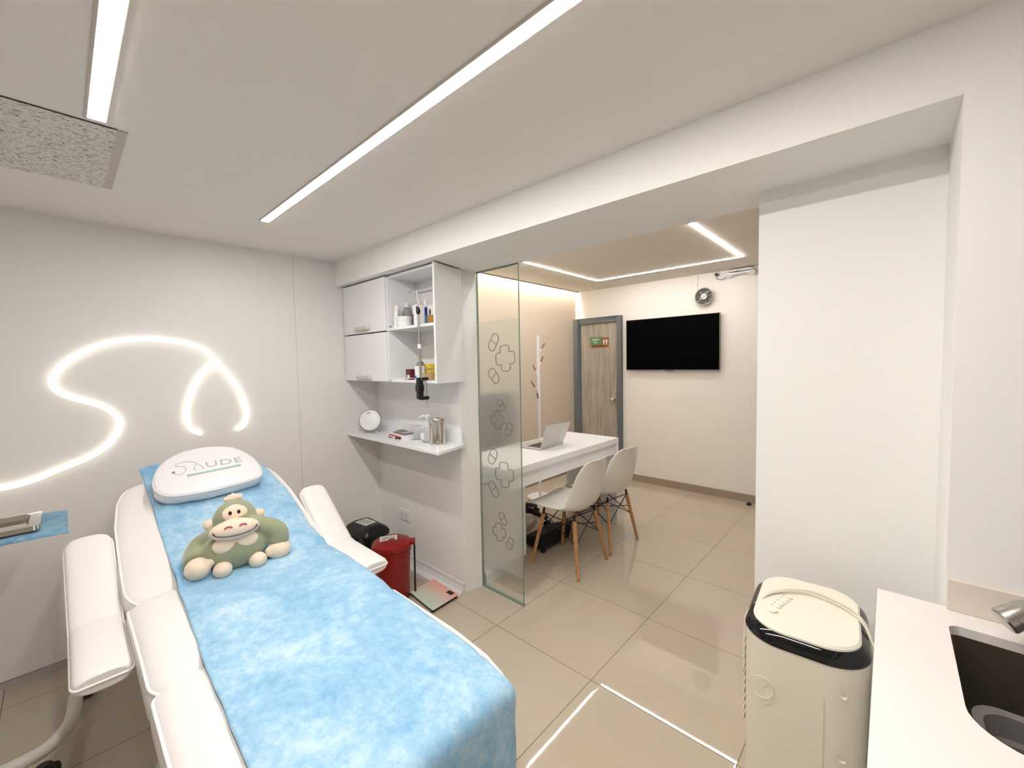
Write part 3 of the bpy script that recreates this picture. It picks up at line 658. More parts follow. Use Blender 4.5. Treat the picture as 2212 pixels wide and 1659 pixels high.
# ---- objects on the white shelf
ZS = .968
G3 = 'things on the white wall shelf'
t = thing('round_speaker', (-2.83, 1.53, ZS), 'round white device on small feet at the shelf left end', 'device')
ax = Vector((.66, -.66, .28)).normalized(); c = Vector((-2.835, 1.535, ZS+.092))
MB().lathe([(.0, -.045), (.05, -.04), (.076, -.02), (.082, 0), (.080, .012)], c, ax, 36).build('body', 'white', t, smooth='a')
MB().lathe([(.079, .012), (.074, .024), (.05, .034), (.02, .039), (0, .04)], c, ax, 36).build('dome', mat('dome_white', (236, 238, 236), .25), t, smooth='a')
MB().lathe([(.0805, .008), (.0825, .011), (.0805, .014)], c, ax, 36).build('rim', 'tvframe', t, smooth='a')
sdx = ax.cross(Vector((0, 0, 1))).normalized(); upx = sdx.cross(ax)
MB().ell(c+ax*.031+upx*.047+sdx*.008, (.004, .019, .013), (ax, sdx, upx)).build('button', 'greysk', t, smooth=True)
for s_ in (-1, 1):
    MB().cyl(c+sdx*.035*s_-Vector((0, 0, .072)), Vector((c.x+sdx.x*.045*s_, c.y+sdx.y*.045*s_, ZS)), .007).build('foot', 'handle', t, smooth='a')
MB().cyl((c.x+.012, c.y+.034, ZS), (c.x+.005, c.y+.018, ZS+.05), .007).build('foot', 'handle', t, smooth='a')
M['orange'] = simple((206, 84, 62), .5); M['violet'] = simple((112, 88, 112), .5); M['pinkish'] = simple((196, 176, 182), .5)
t = thing('glove_box', (-2.50, 1.57, ZS), 'flat white box with red stripe and leaflets on top', 'box')
c0, s0 = cos(-.12), sin(-.12)
def rb(x0, x1, y0, y1, z0, z1, cx=-2.5, cy=1.57):
    P = [(cx+a*c0-b_*s0, cy+a*s0+b_*c0) for a, b_ in ((x0, y0), (x1, y0), (x1, y1), (x0, y1))]; return MB().prism(P, z0, z1)
rb(-.1, .1, -.035, .05, ZS, ZS+.026).build('body', 'white', t)
rb(-.1, .06, -.0365, -.035, ZS+.006, ZS+.015).build('stripe', 'orange', t)
rb(-.07, .10, -.02, .05, ZS+.026, ZS+.031).build('leaflet', 'violet', t); rb(-.04, .08, -.01, .06, ZS+.031, ZS+.036).build('leaflet', 'pinkish', t)
rb(-.06, .02, .0, .05, ZS+.036, ZS+.04).build('leaflet', 'dull', t)
t = thing('vial', (-2.445, 1.515, ZS), 'tiny black capped vials before the red striped box', 'vial')
for x, y in ((-2.448, 1.508), (-2.425, 1.518)):
    MB().cyl((x, y, ZS+.007), (x-.022, y+.02, ZS+.007), .006, n=12).build('vial_body', 'orange', t, smooth='a'); MB().ell((x+.003, y-.003, ZS+.0078), (.008, .008, .0075)).build('cap', 'black', t, smooth=True)
tag(MB().cyl((-2.56, 1.52, ZS+.004), (-2.50, 1.505, ZS+.004), .003, n=10).ell((-2.56, 1.52, ZS+.0045), (.007, .005, .0045)).build('syringe', 'darkgrey', org=(-2.53, 1.51, ZS), smooth='a'), 'thin dark syringe at the shelf front edge', 'syringe')
t = jarbody('glass_beaker', -2.335, 1.59, ZS, [(.033, 0), (.035, .003), (.036, .092), (.0345, .092), (.0335, .008), (0, .007)], 'jarglass', 'empty clear beaker on the shelf beside the pump bottle', 'beaker')
MB().lathe([(.0345, .0905), (.0368, .0905), (.0368, .094), (.0345, .094)], (-2.335, 1.59, ZS)).build('rim', 'glassfx', t, smooth='a')
t = thing('soap_dispenser', (-2.20, 1.585, ZS), 'clear pump bottle with white nozzle beside the steel canister', 'dispenser')
MB().lathe([(.034, 0), (.037, .006), (.037, .07), (.03, .092), (.016, .104), (.014, .112)], (-2.2, 1.585, ZS)).build('body', 'jarglass', t, smooth='a')
MB().lathe([(.0, .004), (.033, .006), (.034, .06), (0, .061)], (-2.2, 1.585, ZS)).build('liquid', mat('clear_gel', (245, 246, 246), .1, trans=.9, ior=1.1), t, smooth='a')
MB().box(-2.225, -2.185, 1.5465, 1.5475, ZS+.02, ZS+.06).build('label', 'white', t)
MB().lathe([(.017, .108), (.017, .122), (.006, .126), (.006, .15), (.014, .152), (.016, .168), (.010, .176), (0, .178)], (-2.2, 1.585, ZS)).tube([(-2.2, 1.585, ZS+.165), (-2.225, 1.565, ZS+.168), (-2.240, 1.552, ZS+.155)], .006, 8).build('pump', 'white', t, smooth='a')
t = thing('steel_canister', (-2.085, 1.575, ZS), 'polished steel canister with lid on the shelf right end', 'canister')
cc = (-2.085, 1.575, ZS)
MB().lathe([(.050, 0), (.0505, .004), (.0505, .018), (.049, .020), (.049, .135)], cc, n=48).build('body', 'chrome', t, smooth='a')
MB().lathe([(.051, .133), (.0515, .136), (.0515, .158), (.048, .163), (.02, .164), (0, .164)], cc, n=48).build('lid', 'chrome', t, smooth='a')
MB().box(-2.1, -2.07, 1.572, 1.578, ZS+.164, ZS+.168).build('lid_grip', 'steel', t)
tag(MB().lathe([(.014, 0), (.016, .002), (.012, .004), (0, .004)], (-2.215, 1.50, ZS)).build('cotton_pad', 'white', org=(-2.215, 1.5, ZS), smooth='a'), 'small white disc lying before the pump bottle', 'pad')

# ================================================================ NICHE FLOOR ITEMS
t = thing('wall_socket', (-2.64, 1.68, .35), 'white double socket low on the niche wall', 'socket')
B(-2.705, -2.583, 1.672, 1.679, .312, .392).build('plate', 'socket', t, bevel=.003)
for x in (-2.672, -2.616):
    B(x-.021, x+.021, 1.670, 1.673, .328, .376).build('outlet', 'white', t, bevel=.002)
    MB().box(x-.009, x-.006, 1.6692, 1.6705, .35, .364).box(x+.006, x+.009, 1.6692, 1.6705, .35, .364).box(x-.002, x+.002, 1.6692, 1.6705, .336, .342).build('slots', 'darkgrey', t)
t = thing('pedal_bin', (-2.69, 1.4, 0), 'black rectangular lidded bin in the corner', 'bin', 'waste bins in the corner')
MB().rings([[(x, y, z) for x, y in rrect(-2.69, 1.40, .27*s_, .175*s_, .03)] for z, s_ in ((0, .82), (.2, .93), (.305, 1.0))]).build('body', 'blackbin', t, smooth='a')
MB().rings([[(x, y, z) for x, y in rrect(-2.69, 1.40, .30-2*i_, .20-2*i_, .035)] for z, i_ in ((.30, 0), (.325, 0), (.345, .012), (.362, .035), (.366, .05))]).build('lid', 'blackbin', t, smooth='a')
def paper(parent, O, ax, ay, w_, h_, rows, seed, name='label_sheet', vertical=False):
    """a paper label: white card plus fine lines of print"""
    O = Vector(O); ax = Vector(ax).normalized(); ay = Vector(ay).normalized(); n = ax.cross(ay); rnd = random.Random(seed)
    def quad(mb, u0, u1, v0, v1, h0, h1):
        mb.rings([[O+ax*u+ay*v+n*h for u, v in ((u0, v0), (u1, v0), (u1, v1), (u0, v1))] for h in (h0, h1)])
    a = MB(); quad(a, 0, w_, 0, h_, 0, .0008); a.build(name, 'label', parent)
    b_ = MB()
    for k in range(rows):
        v = h_*(.1+.8*k/rows); u = w_*.08
        while u < w_*.88:
            l = min(rnd.uniform(.03, .16)*w_, w_*.92-u); quad(b_, u, u+l, v, v+h_*.8/rows*rnd.choice((.25, .35, .6)), .0008, .0011); u += l+w_*.025
    b_.build('print', 'ink', parent)
paper(t, (-2.76, 1.35, .3662), (1, .12, 0), (-.12, 1, 0), .12, .085, 9, 1)
MB().box(-2.735, -2.655, 1.2985, 1.31, .27, .29).build('latch', 'blackbin', t, bevel=.003)
paper(t, (-2.74, 1.3165, .225), (1, 0, .0), (0, .05, 1), .055, .05, 4, 2)
t = thing('pedal_bin', (-2.29, 1.35, 0), 'round dark red lidded bin beside the black one', 'bin', 'waste bins in the corner')
rc = (-2.29, 1.352, 0)
MB().lathe([(.098, 0), (.1, .005), (.112, .30), (.117, .305), (.117, .318), (.114, .32), (.118, .324), (.118, .336)], rc, n=48).build('body', 'redbin', t, smooth='a')
MB().lathe([(.121, .333), (.122, .346), (.116, .360), (.1, .368), (.05, .372), (0, .373)], rc, n=48).build('lid', 'redbin', t, smooth='a')
hd = Vector((.62, .785, 0)); hs = Vector((-hd.y, hd.x, 0)); rcv = Vector(rc)
def obox(c, l, w2, h, m_b):
    m_b.rings([[c+hd*a+hs*b_+Vector((0, 0, z)) for a, b_ in ((-l, -w2), (l, -w2), (l, w2), (-l, w2))] for z in (-h, h)]); return m_b
obox(rcv+hd*.128+Vector((0, 0, .352)), .016, .028, .012, MB()).build('hinge', 'redbin', t, bevel=.004)
MB().tube([rcv+hd*.138+Vector((0, 0, .33)), rcv+hd*.135+Vector((0, 0, .02)), rcv+hd*.10+Vector((0, 0, .008))], .006, 10).build('pedal_rod', 'black', t, smooth='a')
paper(t, rcv+Vector((-.03, -.065, .3718)), (.5, .86, 0), (-.86, .5, 0), .105, .075, 8, 3)
# bathroom scale
t = thing('bathroom_scale', (-2.1, 1.52, 0), 'pink to mint bathroom scale on the floor', 'scale')
def scale_mat():
    m = mat('scale_glass', (230, 160, 140), .25, coat=.3); nt = m.node_tree; L = nt.links
    tc = nt.nodes.new('ShaderNodeTexCoord'); sp = nt.nodes.new('ShaderNodeSeparateXYZ'); r = nt.nodes.new('ShaderNodeValToRGB')
    mr = nt.nodes.new('ShaderNodeMapRange'); mr.inputs[1].default_value = -.11; mr.inputs[2].default_value = .11
    e = r.color_ramp.elements; e[0].color = lin((190, 208, 196)); e[1].color = lin((232, 158, 138)); k = e.new(.45); k.color = lin((206, 196, 180))
    L.new(tc.outputs['Object'], sp.inputs[0]); L.new(sp.outputs['Y'], mr.inputs[0]); L.new(mr.outputs[0], r.inputs[0]); L.new(r.outputs[0], nt.nodes['Principled BSDF'].inputs['Base Color']); return m
M['scale'] = scale_mat()
sq = [(-2.228, 1.430), (-1.955, 1.405), (-1.968, 1.617), (-2.238, 1.625)]
cx_, cy_ = sum(p[0] for p in sq)/4, sum(p[1] for p in sq)/4
MB().prism(sq, .018, .026).build('platform', 'scale', t, bevel=.004)
MB().prism([(cx_+(x-cx_)*.93, cy_+(y-cy_)*.93) for x, y in sq], .004, .018).build('underside', 'blackbin', t)
B(-2.045, -1.995, 1.575, 1.605, .0262, .0275).build('display', 'rimblack', t)
for x, y in sq: MB().cyl((cx_+(x-cx_)*.85, cy_+(y-cy_)*.85, 0), (cx_+(x-cx_)*.85, cy_+(y-cy_)*.85, .006), .012).build('foot', 'blackbin', t)

# ================================================================ GLASS PARTITION
gl = thing('glass_partition', (-1.78, 1.82, 0), 'narrow frosted glass partition with pill and cross outlines', 'glass partition')
B(-1.957, -1.604, 1.816, 1.824, .012, ZB-.001).build('pane', 'pane', gl)
MB().box(-1.604, -1.6025, 1.8155, 1.8245, .012, ZB-.001).build('edge', 'glassedge', gl)
B(-1.957, -1.603, 1.813, 1.827, 0, .012).build('floor_channel', 'glassedge', gl)
B(-1.960, -1.604, 1.813, 1.827, ZB-.008, ZB-.0005).build('top_channel', 'glassedge', gl)
B(-1.9595, -1.955, 1.813, 1.827, .012, ZB-.008).build('side_seal', 'glassedge', gl)
B(-1.954, -1.606, 1.8142, 1.8156, .17, 1.728).build('frosted_film', 'frost', gl)
PY = 1.8128
def decal(name, pts, r=.0023):
    P = smoothline([(x, PY, z) for x, z in pts], 4, True)
    return MB().tube(P, r, 6, closed=True).build(name, 'decal', gl, smooth=True)
def pill(cx, cz, L, w2, tilt):
    P = []; hl = L/2-w2
    for k in range(9): a = pi*k/8; P.append((w2*cos(a), hl+w2*sin(a)))
    for k in range(9): a = pi+pi*k/8; P.append((w2*cos(a), -hl+w2*sin(a)))
    ct, st = cos(tilt), sin(tilt); Rt = lambda x, z: (cx+x*ct+z*st, cz-x*st+z*ct)
    o = decal('pill_outline', [Rt(*p) for p in P])
    a, b_ = Rt(-w2, 0), Rt(w2, 0); MB().tube([(a[0], PY, a[1]), (b_[0], PY, b_[1])], .0021, 6).build('pill_band', 'decal', o)
def cross(cx, cz, s_, tilt):
    w2 = .46*s_; P = []
    base = [(0, s_), (w2*.7, s_*.97), (w2*1.02, s_*.8), (w2*1.0, w2*1.08), (w2*1.08, w2*1.0), (s_*.8, w2*1.02), (s_*.97, w2*.7)]
    for k in range(4):
        for x, z in base+[(s_, -w2*.72), (s_*.86, -w2)][:0]:
            a = -pi/2*k; P.append((x*cos(a)-z*sin(a), x*sin(a)+z*cos(a)))
    ct, st = cos(tilt), sin(tilt); decal('cross_outline', [(cx+x*ct+z*st, cz-x*st+z*ct) for x, z in P])
for (x, z), L, w2, tl in zip([(-1.812, 1.596), (-1.814, 1.388), (-1.756, 1.211), (-1.698, 1.066), (-1.84, 0.88), (-1.838, 0.673), (-1.76, 0.5), (-1.702, 0.358)],
                             [.112, .105, .078, .082, .105, .110, .082, .078], [.030, .030, .022, .022, .030, .029, .021, .022], [.55, -.75, -.7, .45, .5, -.6, -.65, .45]):
    pill(x, z, L, w2, tl)
for (x, z), s_ in zip([(-1.715, 1.496), (-1.79, 1.116), (-1.741, 0.781), (-1.795, 0.407)], [.078, .056, .076, .056]): cross(x, z, s_, -.08)

# ================================================================ DESK AND CHAIRS
dk = thing('desk', (-2.05, 2.6, 0), 'white office desk behind the glass partition', 'desk')
B(-2.32, -1.78, 1.885, 3.335, .735, .783).build('desk_top', 'white', dk, bevel=.002)
B(-1.83, -1.80, 1.92, 3.295, .635, .735).build('apron', 'white', dk)
B(-2.32, -1.78, 3.297, 3.335, 0, .735).build('side_panel', 'white', dk)
B(-2.26, -1.93, 2.195, 2.225, .07, .66).build('side_panel', 'white', dk)
B(-2.32, -1.83, 1.90, 2.19, .66, .735).build('support_box', 'white', dk)
B(-2.0, -1.93, 3.290, 3.297, .47, .62).build('cable_plate', 'greysk', dk)
# laptop
lp = thing('laptop', (-2.1, 2.65, .783), 'open silver laptop on the white desk', 'laptop')
zt_ = .785
hl, hr, bl, br_ = Vector((-1.992, 2.485, 0)), Vector((-2.012, 2.815, 0)), Vector((-2.243, 2.470, 0)), Vector((-2.263, 2.800, 0))
MB().prism([(p.x, p.y) for p in (hl, hr, br_, bl)], zt_, zt_+.012).build('base', 'alu', lp, bevel=.002)
kk = [hl.lerp(bl, .12).lerp(hr.lerp(br_, .12), .08), hl.lerp(bl, .12).lerp(hr.lerp(br_, .12), .92), hl.lerp(bl, .58).lerp(hr.lerp(br_, .58), .92), hl.lerp(bl, .58).lerp(hr.lerp(br_, .58), .08)]
MB().prism([(p.x, p.y) for p in kk], zt_+.012, zt_+.013).build('keyboard', 'black', lp)
tl, tr = Vector((-1.947, 2.512, .975)), Vector((-1.957, 2.850, .970)); hb = Vector((0, 0, zt_+.010))
th = Vector((-.006, 0, 0))
MB().add([hl+hb, hr+hb, tr, tl, hl+hb+th, hr+hb+th, tr+th, tl+th], [(0, 1, 2, 3), (4, 7, 6, 5), (0, 4, 5, 1), (1, 5, 6, 2), (2, 6, 7, 3), (3, 7, 4, 0)]).build('screen', 'alu', lp, bevel=.0015)

# shell chair, facing local +x
def shell_chair(label):
    t = thing('shell_chair', (0, 0, 0), label, 'chair', 'white shell chairs at the desk')
    prof = [(.25, .425, .15), (.243, .438, .19), (.205, .448, .215), (.11, .442, .232), (0, .428, .236), (-.09, .424, .236), (-.15, .440, .234), (-.19, .485, .23), (-.212, .55, .226), (-.228, .63, .22), (-.238, .71, .198), (-.25, .775, .15), (-.258, .80, .09)]
    cp = smoothline([Vector(p) for p in prof], 3); rows = []
    for i, p in enumerate(cp):
        s_ = i/(len(cp)-1); d_ = (cp[min(i+1, len(cp)-1)]-cp[max(i-1, 0)]); nrm = Vector((-(d_.y), 0, d_.x)).normalized() if 0 else None
        tx, tz = d_.x, d_.y; L_ = sqrt(tx*tx+tz*tz); nx, nz = tz/L_, -tx/L_   # towards the sitter
        row = []
        for j in range(17):
            v = -1+2*j/16; curl = interp([(0, .0), (.15, .012), (.45, .06), (.62, .075), (.8, .05), (1, .01)], s_)*abs(v)**2.6
            row.append((p.x+nx*curl, v*p.z, p.y+nz*curl))
        rows.append(row)
    MB().rings(rows, cap=False, closed=False).build('seat_shell', 'shell', t, smooth=True, solid=.007, subsurf=1)
    tops = []
    for sx, sy in ((1, 1), (1, -1), (-1, 1), (-1, -1)):
        a = Vector((.125*sx-.005, .135*sy, .405)); b_ = Vector((.198*sx, .198*sy, 0)); tops.append((a, b_))
        l_ = MB().cyl(b_, b_.lerp(a, .93), .0115, .0155, n=14).build('leg', 'wood', t, smooth='a')
        MB().cyl(b_.lerp(a, .88), a+Vector((0, 0, .012)), .009, n=10).build('bracket', 'black', l_, smooth='a')
    w_ = MB()
    for (a1, b1), (a2, b2) in ((tops[0], tops[1]), (tops[2], tops[3]), (tops[0], tops[2]), (tops[1], tops[3])):
        w_.cyl(a1.lerp(b1, .06), a2.lerp(b2, .46), .0035, n=8).cyl(a2.lerp(b2, .06), a1.lerp(b1, .46), .0035, n=8)
    for (a1, b1), (a2, b2) in ((tops[0], tops[3]), (tops[1], tops[2])): w_.cyl(a1.lerp(b1, .3), a2.lerp(b2, .3), .0035, n=8)
    w_.build('cross_braces', 'black', t)
    return t
def dup(root, loc, rot, label):
    r = root.copy(); COL.objects.link(r); r.location = loc; r.rotation_euler = (0, 0, rot); r['label'] = label
    for ch in list(root.children):
        c_ = ch.copy(); COL.objects.link(c_); c_.parent = r
        for g in ch.children:
            d_ = g.copy(); COL.objects.link(d_); d_.parent = c_
    return r
ch = shell_chair('white shell chair with wooden legs nearest the glass partition')
ch.location = (-1.712, 2.455, 0); ch.rotation_euler = (0, 0, pi+.03)
bpy.context.view_layer.update()
dup(ch, (-1.715, 2.945, 0), pi-.06, 'white shell chair with wooden legs nearest the television wall')

# office chair behind the desk
oc_ = thing('office_chair', (-2.42, 2.72, 0), 'black office chair behind the white desk', 'chair')
C0 = Vector((-2.50, 2.76, 0))
bs = MB()
for k in range(5):
    a = .35+2*pi*k/5; e_ = C0+Vector((.29*cos(a), .29*sin(a), .075)); bs.tube([C0+Vector((0, 0, .13)), C0.lerp(e_, .5)+Vector((0, 0, .09)), e_], [.03, .026, .018], 8)
bs.build('star_base', 'black', oc_, smooth='a')
for k in range(5):
    a = .35+2*pi*k/5; e_ = C0+Vector((.29*cos(a), .29*sin(a), 0)); MB().cyl(e_+Vector((-.02*sin(a), .02*cos(a), .03)), e_+Vector((.02*sin(a), -.02*cos(a), .03)), .03, n=18).build('caster', 'black', oc_, smooth='a')
MB().cyl(C0+Vector((0, 0, .1)), C0+Vector((0, 0, .40)), .025).build('gas_lift', 'black', oc_, smooth='a')
MB().rings([[(x, y, z) for x, y in rrect(C0.x, C0.y, .50*s_, .50*s_, .12)] for z, s_ in ((.40, .7), (.43, .95), (.46, 1), (.50, .95))]).build('seat', 'blackfab', oc_, smooth='a')
rows = []
for z, hw in ((.56, .17), (.7, .22), (.9, .235), (1.08, .22), (1.18, .16)):
    rows.append([(C0.x-.24-.05*(z-.56)+dx-.06*(y_/hw)**2*0, C0.y+y_*1.0, z) for dx, y_ in ((.02, -hw), (-.005, -hw*.6), (-.02, 0), (-.005, hw*.6), (.02, hw), (.06, hw), (.035, hw*.6), (.02, 0), (.035, -hw*.6), (.06, -hw))])
MB().rings(rows).build('backrest', 'blackfab', oc_, smooth=True)
MB().tube([(C0.x-.1, C0.y, .42), (C0.x-.26, C0.y, .44), (C0.x-.27, C0.y, .7)], .02, 10).build('back_support', 'black', oc_, smooth='a')
t = thing('footrest', (-2.03, 2.62, 0), 'black angled footrest on the floor under the desk', 'footrest')
MB().add([(-2.17, 2.43, .03), (-2.17, 2.83, .03), (-1.93, 2.83, .03), (-1.93, 2.43, .03), (-2.17, 2.43, .06), (-2.17, 2.83, .06), (-1.93, 2.83, .15), (-1.93, 2.43, .15)], [(0, 1, 2, 3), (4, 7, 6, 5), (0, 4, 5, 1), (1, 5, 6, 2), (2, 6, 7, 3), (3, 7, 4, 0)]).build('platform', 'blackfab', t, bevel=.006)
for x, y in ((-2.15, 2.45), (-2.15, 2.81), (-1.95, 2.45), (-1.95, 2.81)): MB().box(x-.015, x+.015, y-.015, y+.015, 0, .032).build('foot', 'black', t)

# coat rack
t = thing('coat_rack', (-2.76, 3.43, 0), 'white coat rack with wooden tipped pegs at the beige wall', 'coat rack')
cx_, cy_ = -2.765, 3.435
MB().lathe([(.138, 0), (.138, .018), (.134, .024), (0, .026)], (cx_, cy_, 0), n=40).build('base', 'rackwhite', t, smooth='a')
MB().cyl((cx_, cy_, .02), (cx_, cy_, 1.75), .0165, n=20).build('pole', 'rackwhite', t, smooth='a')
MB().lathe([(.019, 0), (.019, .012)], (cx_, cy_, .86)).build('collar', 'rackwhite', t, smooth='a')
for z, dx, dy in ((1.55, .02, .085), (1.41, .0, .083), (1.32, -.06, -.02), (1.15, -.02, -.10), (1.03, .03, -.065)):
    a = Vector((cx_, cy_, z)); e_ = a+Vector((dx, dy, .115)); m_ = a.lerp(e_, .5)
    p_ = MB().cyl(a, m_, .008, n=12).build('peg', 'rackwhite', t, smooth='a'); MB().cyl(m_, e_, .0082, n=12).build('peg_tip', 'pegwood', p_, smooth='a')

# ================================================================ FAR WALL
t = thing('television', (-1.84, 4.64, 1.65), 'black flat television on the far wall', 'television')
B(-2.364, -1.314, 4.63, 4.66, 1.351, 1.947).build('frame', 'tvframe', t, bevel=.003)
B(-2.358, -1.320, 4.6285, 4.631, 1.357, 1.942).build('screen', 'tvscreen', t)
MB().prism([(-1.89, 4.632), (-1.79, 4.632), (-1.80, 4.65), (-1.88, 4.65)], 1.341, 1.352).build('sensor_bump', 'darkgrey', t)
B(-2.0, -1.68, 4.655, 4.679, 1.5, 1.8).build('wall_mount', 'black', t)
t = thing('restroom_sign', (-2.74, 4.645, 1.7), 'green and brown BAÑOS WC sign on the grey door', 'sign')
B(-2.857, -2.607, 4.640, 4.6445, 1.640, 1.762).build('brown_plate', 'brown', t, bevel=.004)
B(-2.872, -2.698, 4.630, 4.6395, 1.668, 1.772).build('green_plate', 'green', t, bevel=.004)
text('lettering', 'BAÑOS', 'signwhite', t, (-2.785, 4.6295, 1.728), (1, 0, 0), (0, 0, 1), .032, width=.095, align='CENTER')
text('lettering', 'WC', 'signwhite', t, (-2.785, 4.6295, 1.692), (1, 0, 0), (0, 0, 1), .032, align='CENTER')
fg = MB()
for x in (-2.675, -2.632):
    fg.lathe([(.0055, 0), (.0055, .0012)], (x, 4.64, 1.737), (0, -1, 0), 14)
    s_ = 1 if x < -2.65 else -1
    for a in ([(-.012, 1.70), (.012, 1.70), (.007, 1.728), (-.007, 1.728)] if s_ == 1 else [(-.007, 1.70), (.007, 1.70), (.012, 1.728), (-.012, 1.728)], [(-.006, 1.672), (.006, 1.672), (.006, 1.701), (-.006, 1.701)]):
        fg.rings([[(x+u, y, z) for u, z in a] for y in (4.64, 4.6388)])
fg.box(-2.656, -2.6515, 4.6388, 4.64, 1.672, 1.742)
fg.build('pictograms', 'signwhite', t)
t = thing('extractor_fan', (-1.46, 4.68, 2.12), 'round grey extractor fan above the television', 'fan')
fc = Vector((-1.475, 4.679, 2.128)); fa = (0, -1, 0)
MB().lathe([(.085, 0), (.092, .045), (.094, .05), (.088, .053), (.083, .05), (.08, .012), (0, .011)], fc, fa, 40).build('housing', mat('fan_grey', (170, 162, 152), .5), t, smooth='a')
g_ = MB()
for k in range(20):
    a = 2*pi*k/20; d_ = Vector((cos(a), 0, sin(a))); g_.cyl(fc+d_*.03+Vector((0, -.045, 0)), fc+d_*.084+Vector((0, -.045, 0)), .0016, n=6)
for r_ in (.05, .067): g_.tube([fc+Vector((r_*cos(2*pi*k/32), -.045, r_*sin(2*pi*k/32))) for k in range(32)], .0014, 6, closed=True)
g_.build('grille', 'darkgrey', t)
MB().lathe([(.032, .03), (.032, .05), (0, .052)], fc, fa, 24).build('hub', 'handle', t, smooth='a')
bl_ = MB()
for k in range(7):
    a = 2*pi*k/7; d_ = Vector((cos(a), 0, sin(a))); e_ = Vector((-sin(a), 0, cos(a)))
    bl_.add([fc+d_*.03+e_*.008+Vector((0, -.02, 0)), fc+d_*.03-e_*.008+Vector((0, -.034, 0)), fc+d_*.078-e_*.018+Vector((0, -.036, 0)), fc+d_*.078+e_*.014+Vector((0, -.018, 0))], [(0, 1, 2, 3)])
bl_.build('blades', 'dull', t, solid=.0015)
a45 = radians(40); d_ = Vector((cos(a45), 0, sin(a45)))
MB().cyl(fc-d_*.088+Vector((0, -.054, 0)), fc+d_*.088+Vector((0, -.054, 0)), .003, n=8).build('cross_bar', 'handle', t)
MB().tube(smoothline([fc+Vector((-.075, -.01, .04)), fc+Vector((-.082, -.006, .12)), fc+Vector((-.068, -.006, .24))], 5), .0025, 8).build('cable', 'cable', t, smooth=True)
t = thing('emergency_light', (-1.13, 4.64, 2.32), 'white emergency light with two lamps by the ceiling', 'emergency light')
MB().rings([[(x, y, 2.335+(z_)) for x, z_ in rrect(-1.13, 0, .24-i_, .055-i_*.6, .026)] for y, i_ in ((4.679, 0), (4.63, 0), (4.615, .02))]).build('body', 'white', t, smooth='a')
for x in (-1.235, -1.03): MB().lathe([(.02, 0), (.03, .02), (.03, .03), (.02, .034), (0, .034)], (x, 4.655, 2.325), (.1, -.8, -.45), 20).build('lamp_head', 'white', t, smooth='a')
MB().ell((-1.15, 4.613, 2.345), (.004, .003, .004)).build('indicator', 'black', t)
MB().box(-1.372, -1.335, 4.665, 4.679, 2.325, 2.372).build('socket_plate', 'white', t)
MB().cyl((-1.355, 4.666, 2.34), (-1.355, 4.635, 2.34), .016, n=14).build('plug', 'black', t, smooth='a')
MB().tube(smoothline([(-1.355, 4.635, 2.335), (-1.35, 4.625, 2.30), (-1.32, 4.63, 2.28), (-1.28, 4.64, 2.285), (-1.24, 4.65, 2.315)], 5), .003, 8).build('power_cord', 'black', t, smooth=True)
tag(MB().lathe([(.022, 0), (.022, .012), (.016, .024), (0, .028)], (-1.02, 4.59, 0)).build('door_stop', 'black', org=(-1.02, 4.59, 0), smooth='a'), 'small black dome doorstop on the far floor', 'doorstop')

# ================================================================ AIR COOLER
ac = thing('air_cooler', (-.16, 1.40, 0), 'cream portable air cooler with glossy black rim', 'air cooler')
AXc, AYc = -.162, 1.395
def rr(w2, d2, r2, z): return [(x, y, z) for x, y in rrect(AXc, AYc, w2, d2, r2, 10, radians(4))]
MB().rings([rr(.262, .345, .085, .03), rr(.266, .352, .088, .3), rr(.27, .356, .09, .724)]).build('housing', 'cream', ac, smooth='a')
MB().rings([rr(.274, .36, .092, .722), rr(.276, .362, .092, .727), rr(.264, .35, .088, .741), rr(.236, .326, .08, .753)]).build('rim', 'rimblack', ac, smooth='a')
MB().rings([rr(.236, .328, .08, .748), rr(.236, .328, .08, .757), rr(.226, .318, .076, .762), rr(.21, .30, .07, .760)]).build('top_panel', 'creamtop', ac, smooth='a')
lv = MB()
for k in range(10):
    z = .655-.026*k
    lv.rings([[(-.295-(.005 if j == 1 else 0), y, z+dz) for j, dz in enumerate((.009, 0, -.009))] for y in (1.30, 1.50)])
lv.build('louvres', 'cream', ac)
for k in range(5):
    MB().lathe([(.007, 0), (.007, .004), (0, .006)], (-.222+.004*k, 1.345+.018*k, .760), n=14).build('button', 'creamtop', ac, smooth='a')
MB().lathe([(.014, 0), (.014, .006), (0, .009)], (-.232, 1.315, .760), n=20).build('dial', 'creamtop', ac, smooth='a')
mk = MB()
for k in range(5): mk.box(-.240+.004*k, -.236+.004*k, 1.350+.018*k, 1.352+.018*k, .7602, .7608)
mk.build('print', 'ink', ac)
fy = lambda x: 1.395-.179+(x+.162)*.07
for z in (.72-.06, .50):
    MB().lathe([(.004, 0), (.007, .003), (.006, .001), (0, .0)], (-.066, fy(-.066)+.001, z), (0, -1, 0), 16).build('screw_cap', 'cream', ac, smooth='a')
MB().tube([(-.235+.028*cos(2*pi*k/32), fy(-.235)+.0005, .60+.028*sin(2*pi*k/32)) for k in range(32)], .0012, 6, closed=True).build('embossed_ring', 'cream', ac, smooth=True)
MB().box(-.105, -.1035, fy(-.105)-.0012, fy(-.105)+.002, .05, .64).build('panel_seam', 'cream', ac)
for sx in (-.09, .09):
    for sy in (-.12, .12): MB().cyl((AXc+sx, AYc+sy-.01, .02), (AXc+sx, AYc+sy+.01, .02), .02, n=16).build('caster', 'black', ac, smooth='a')
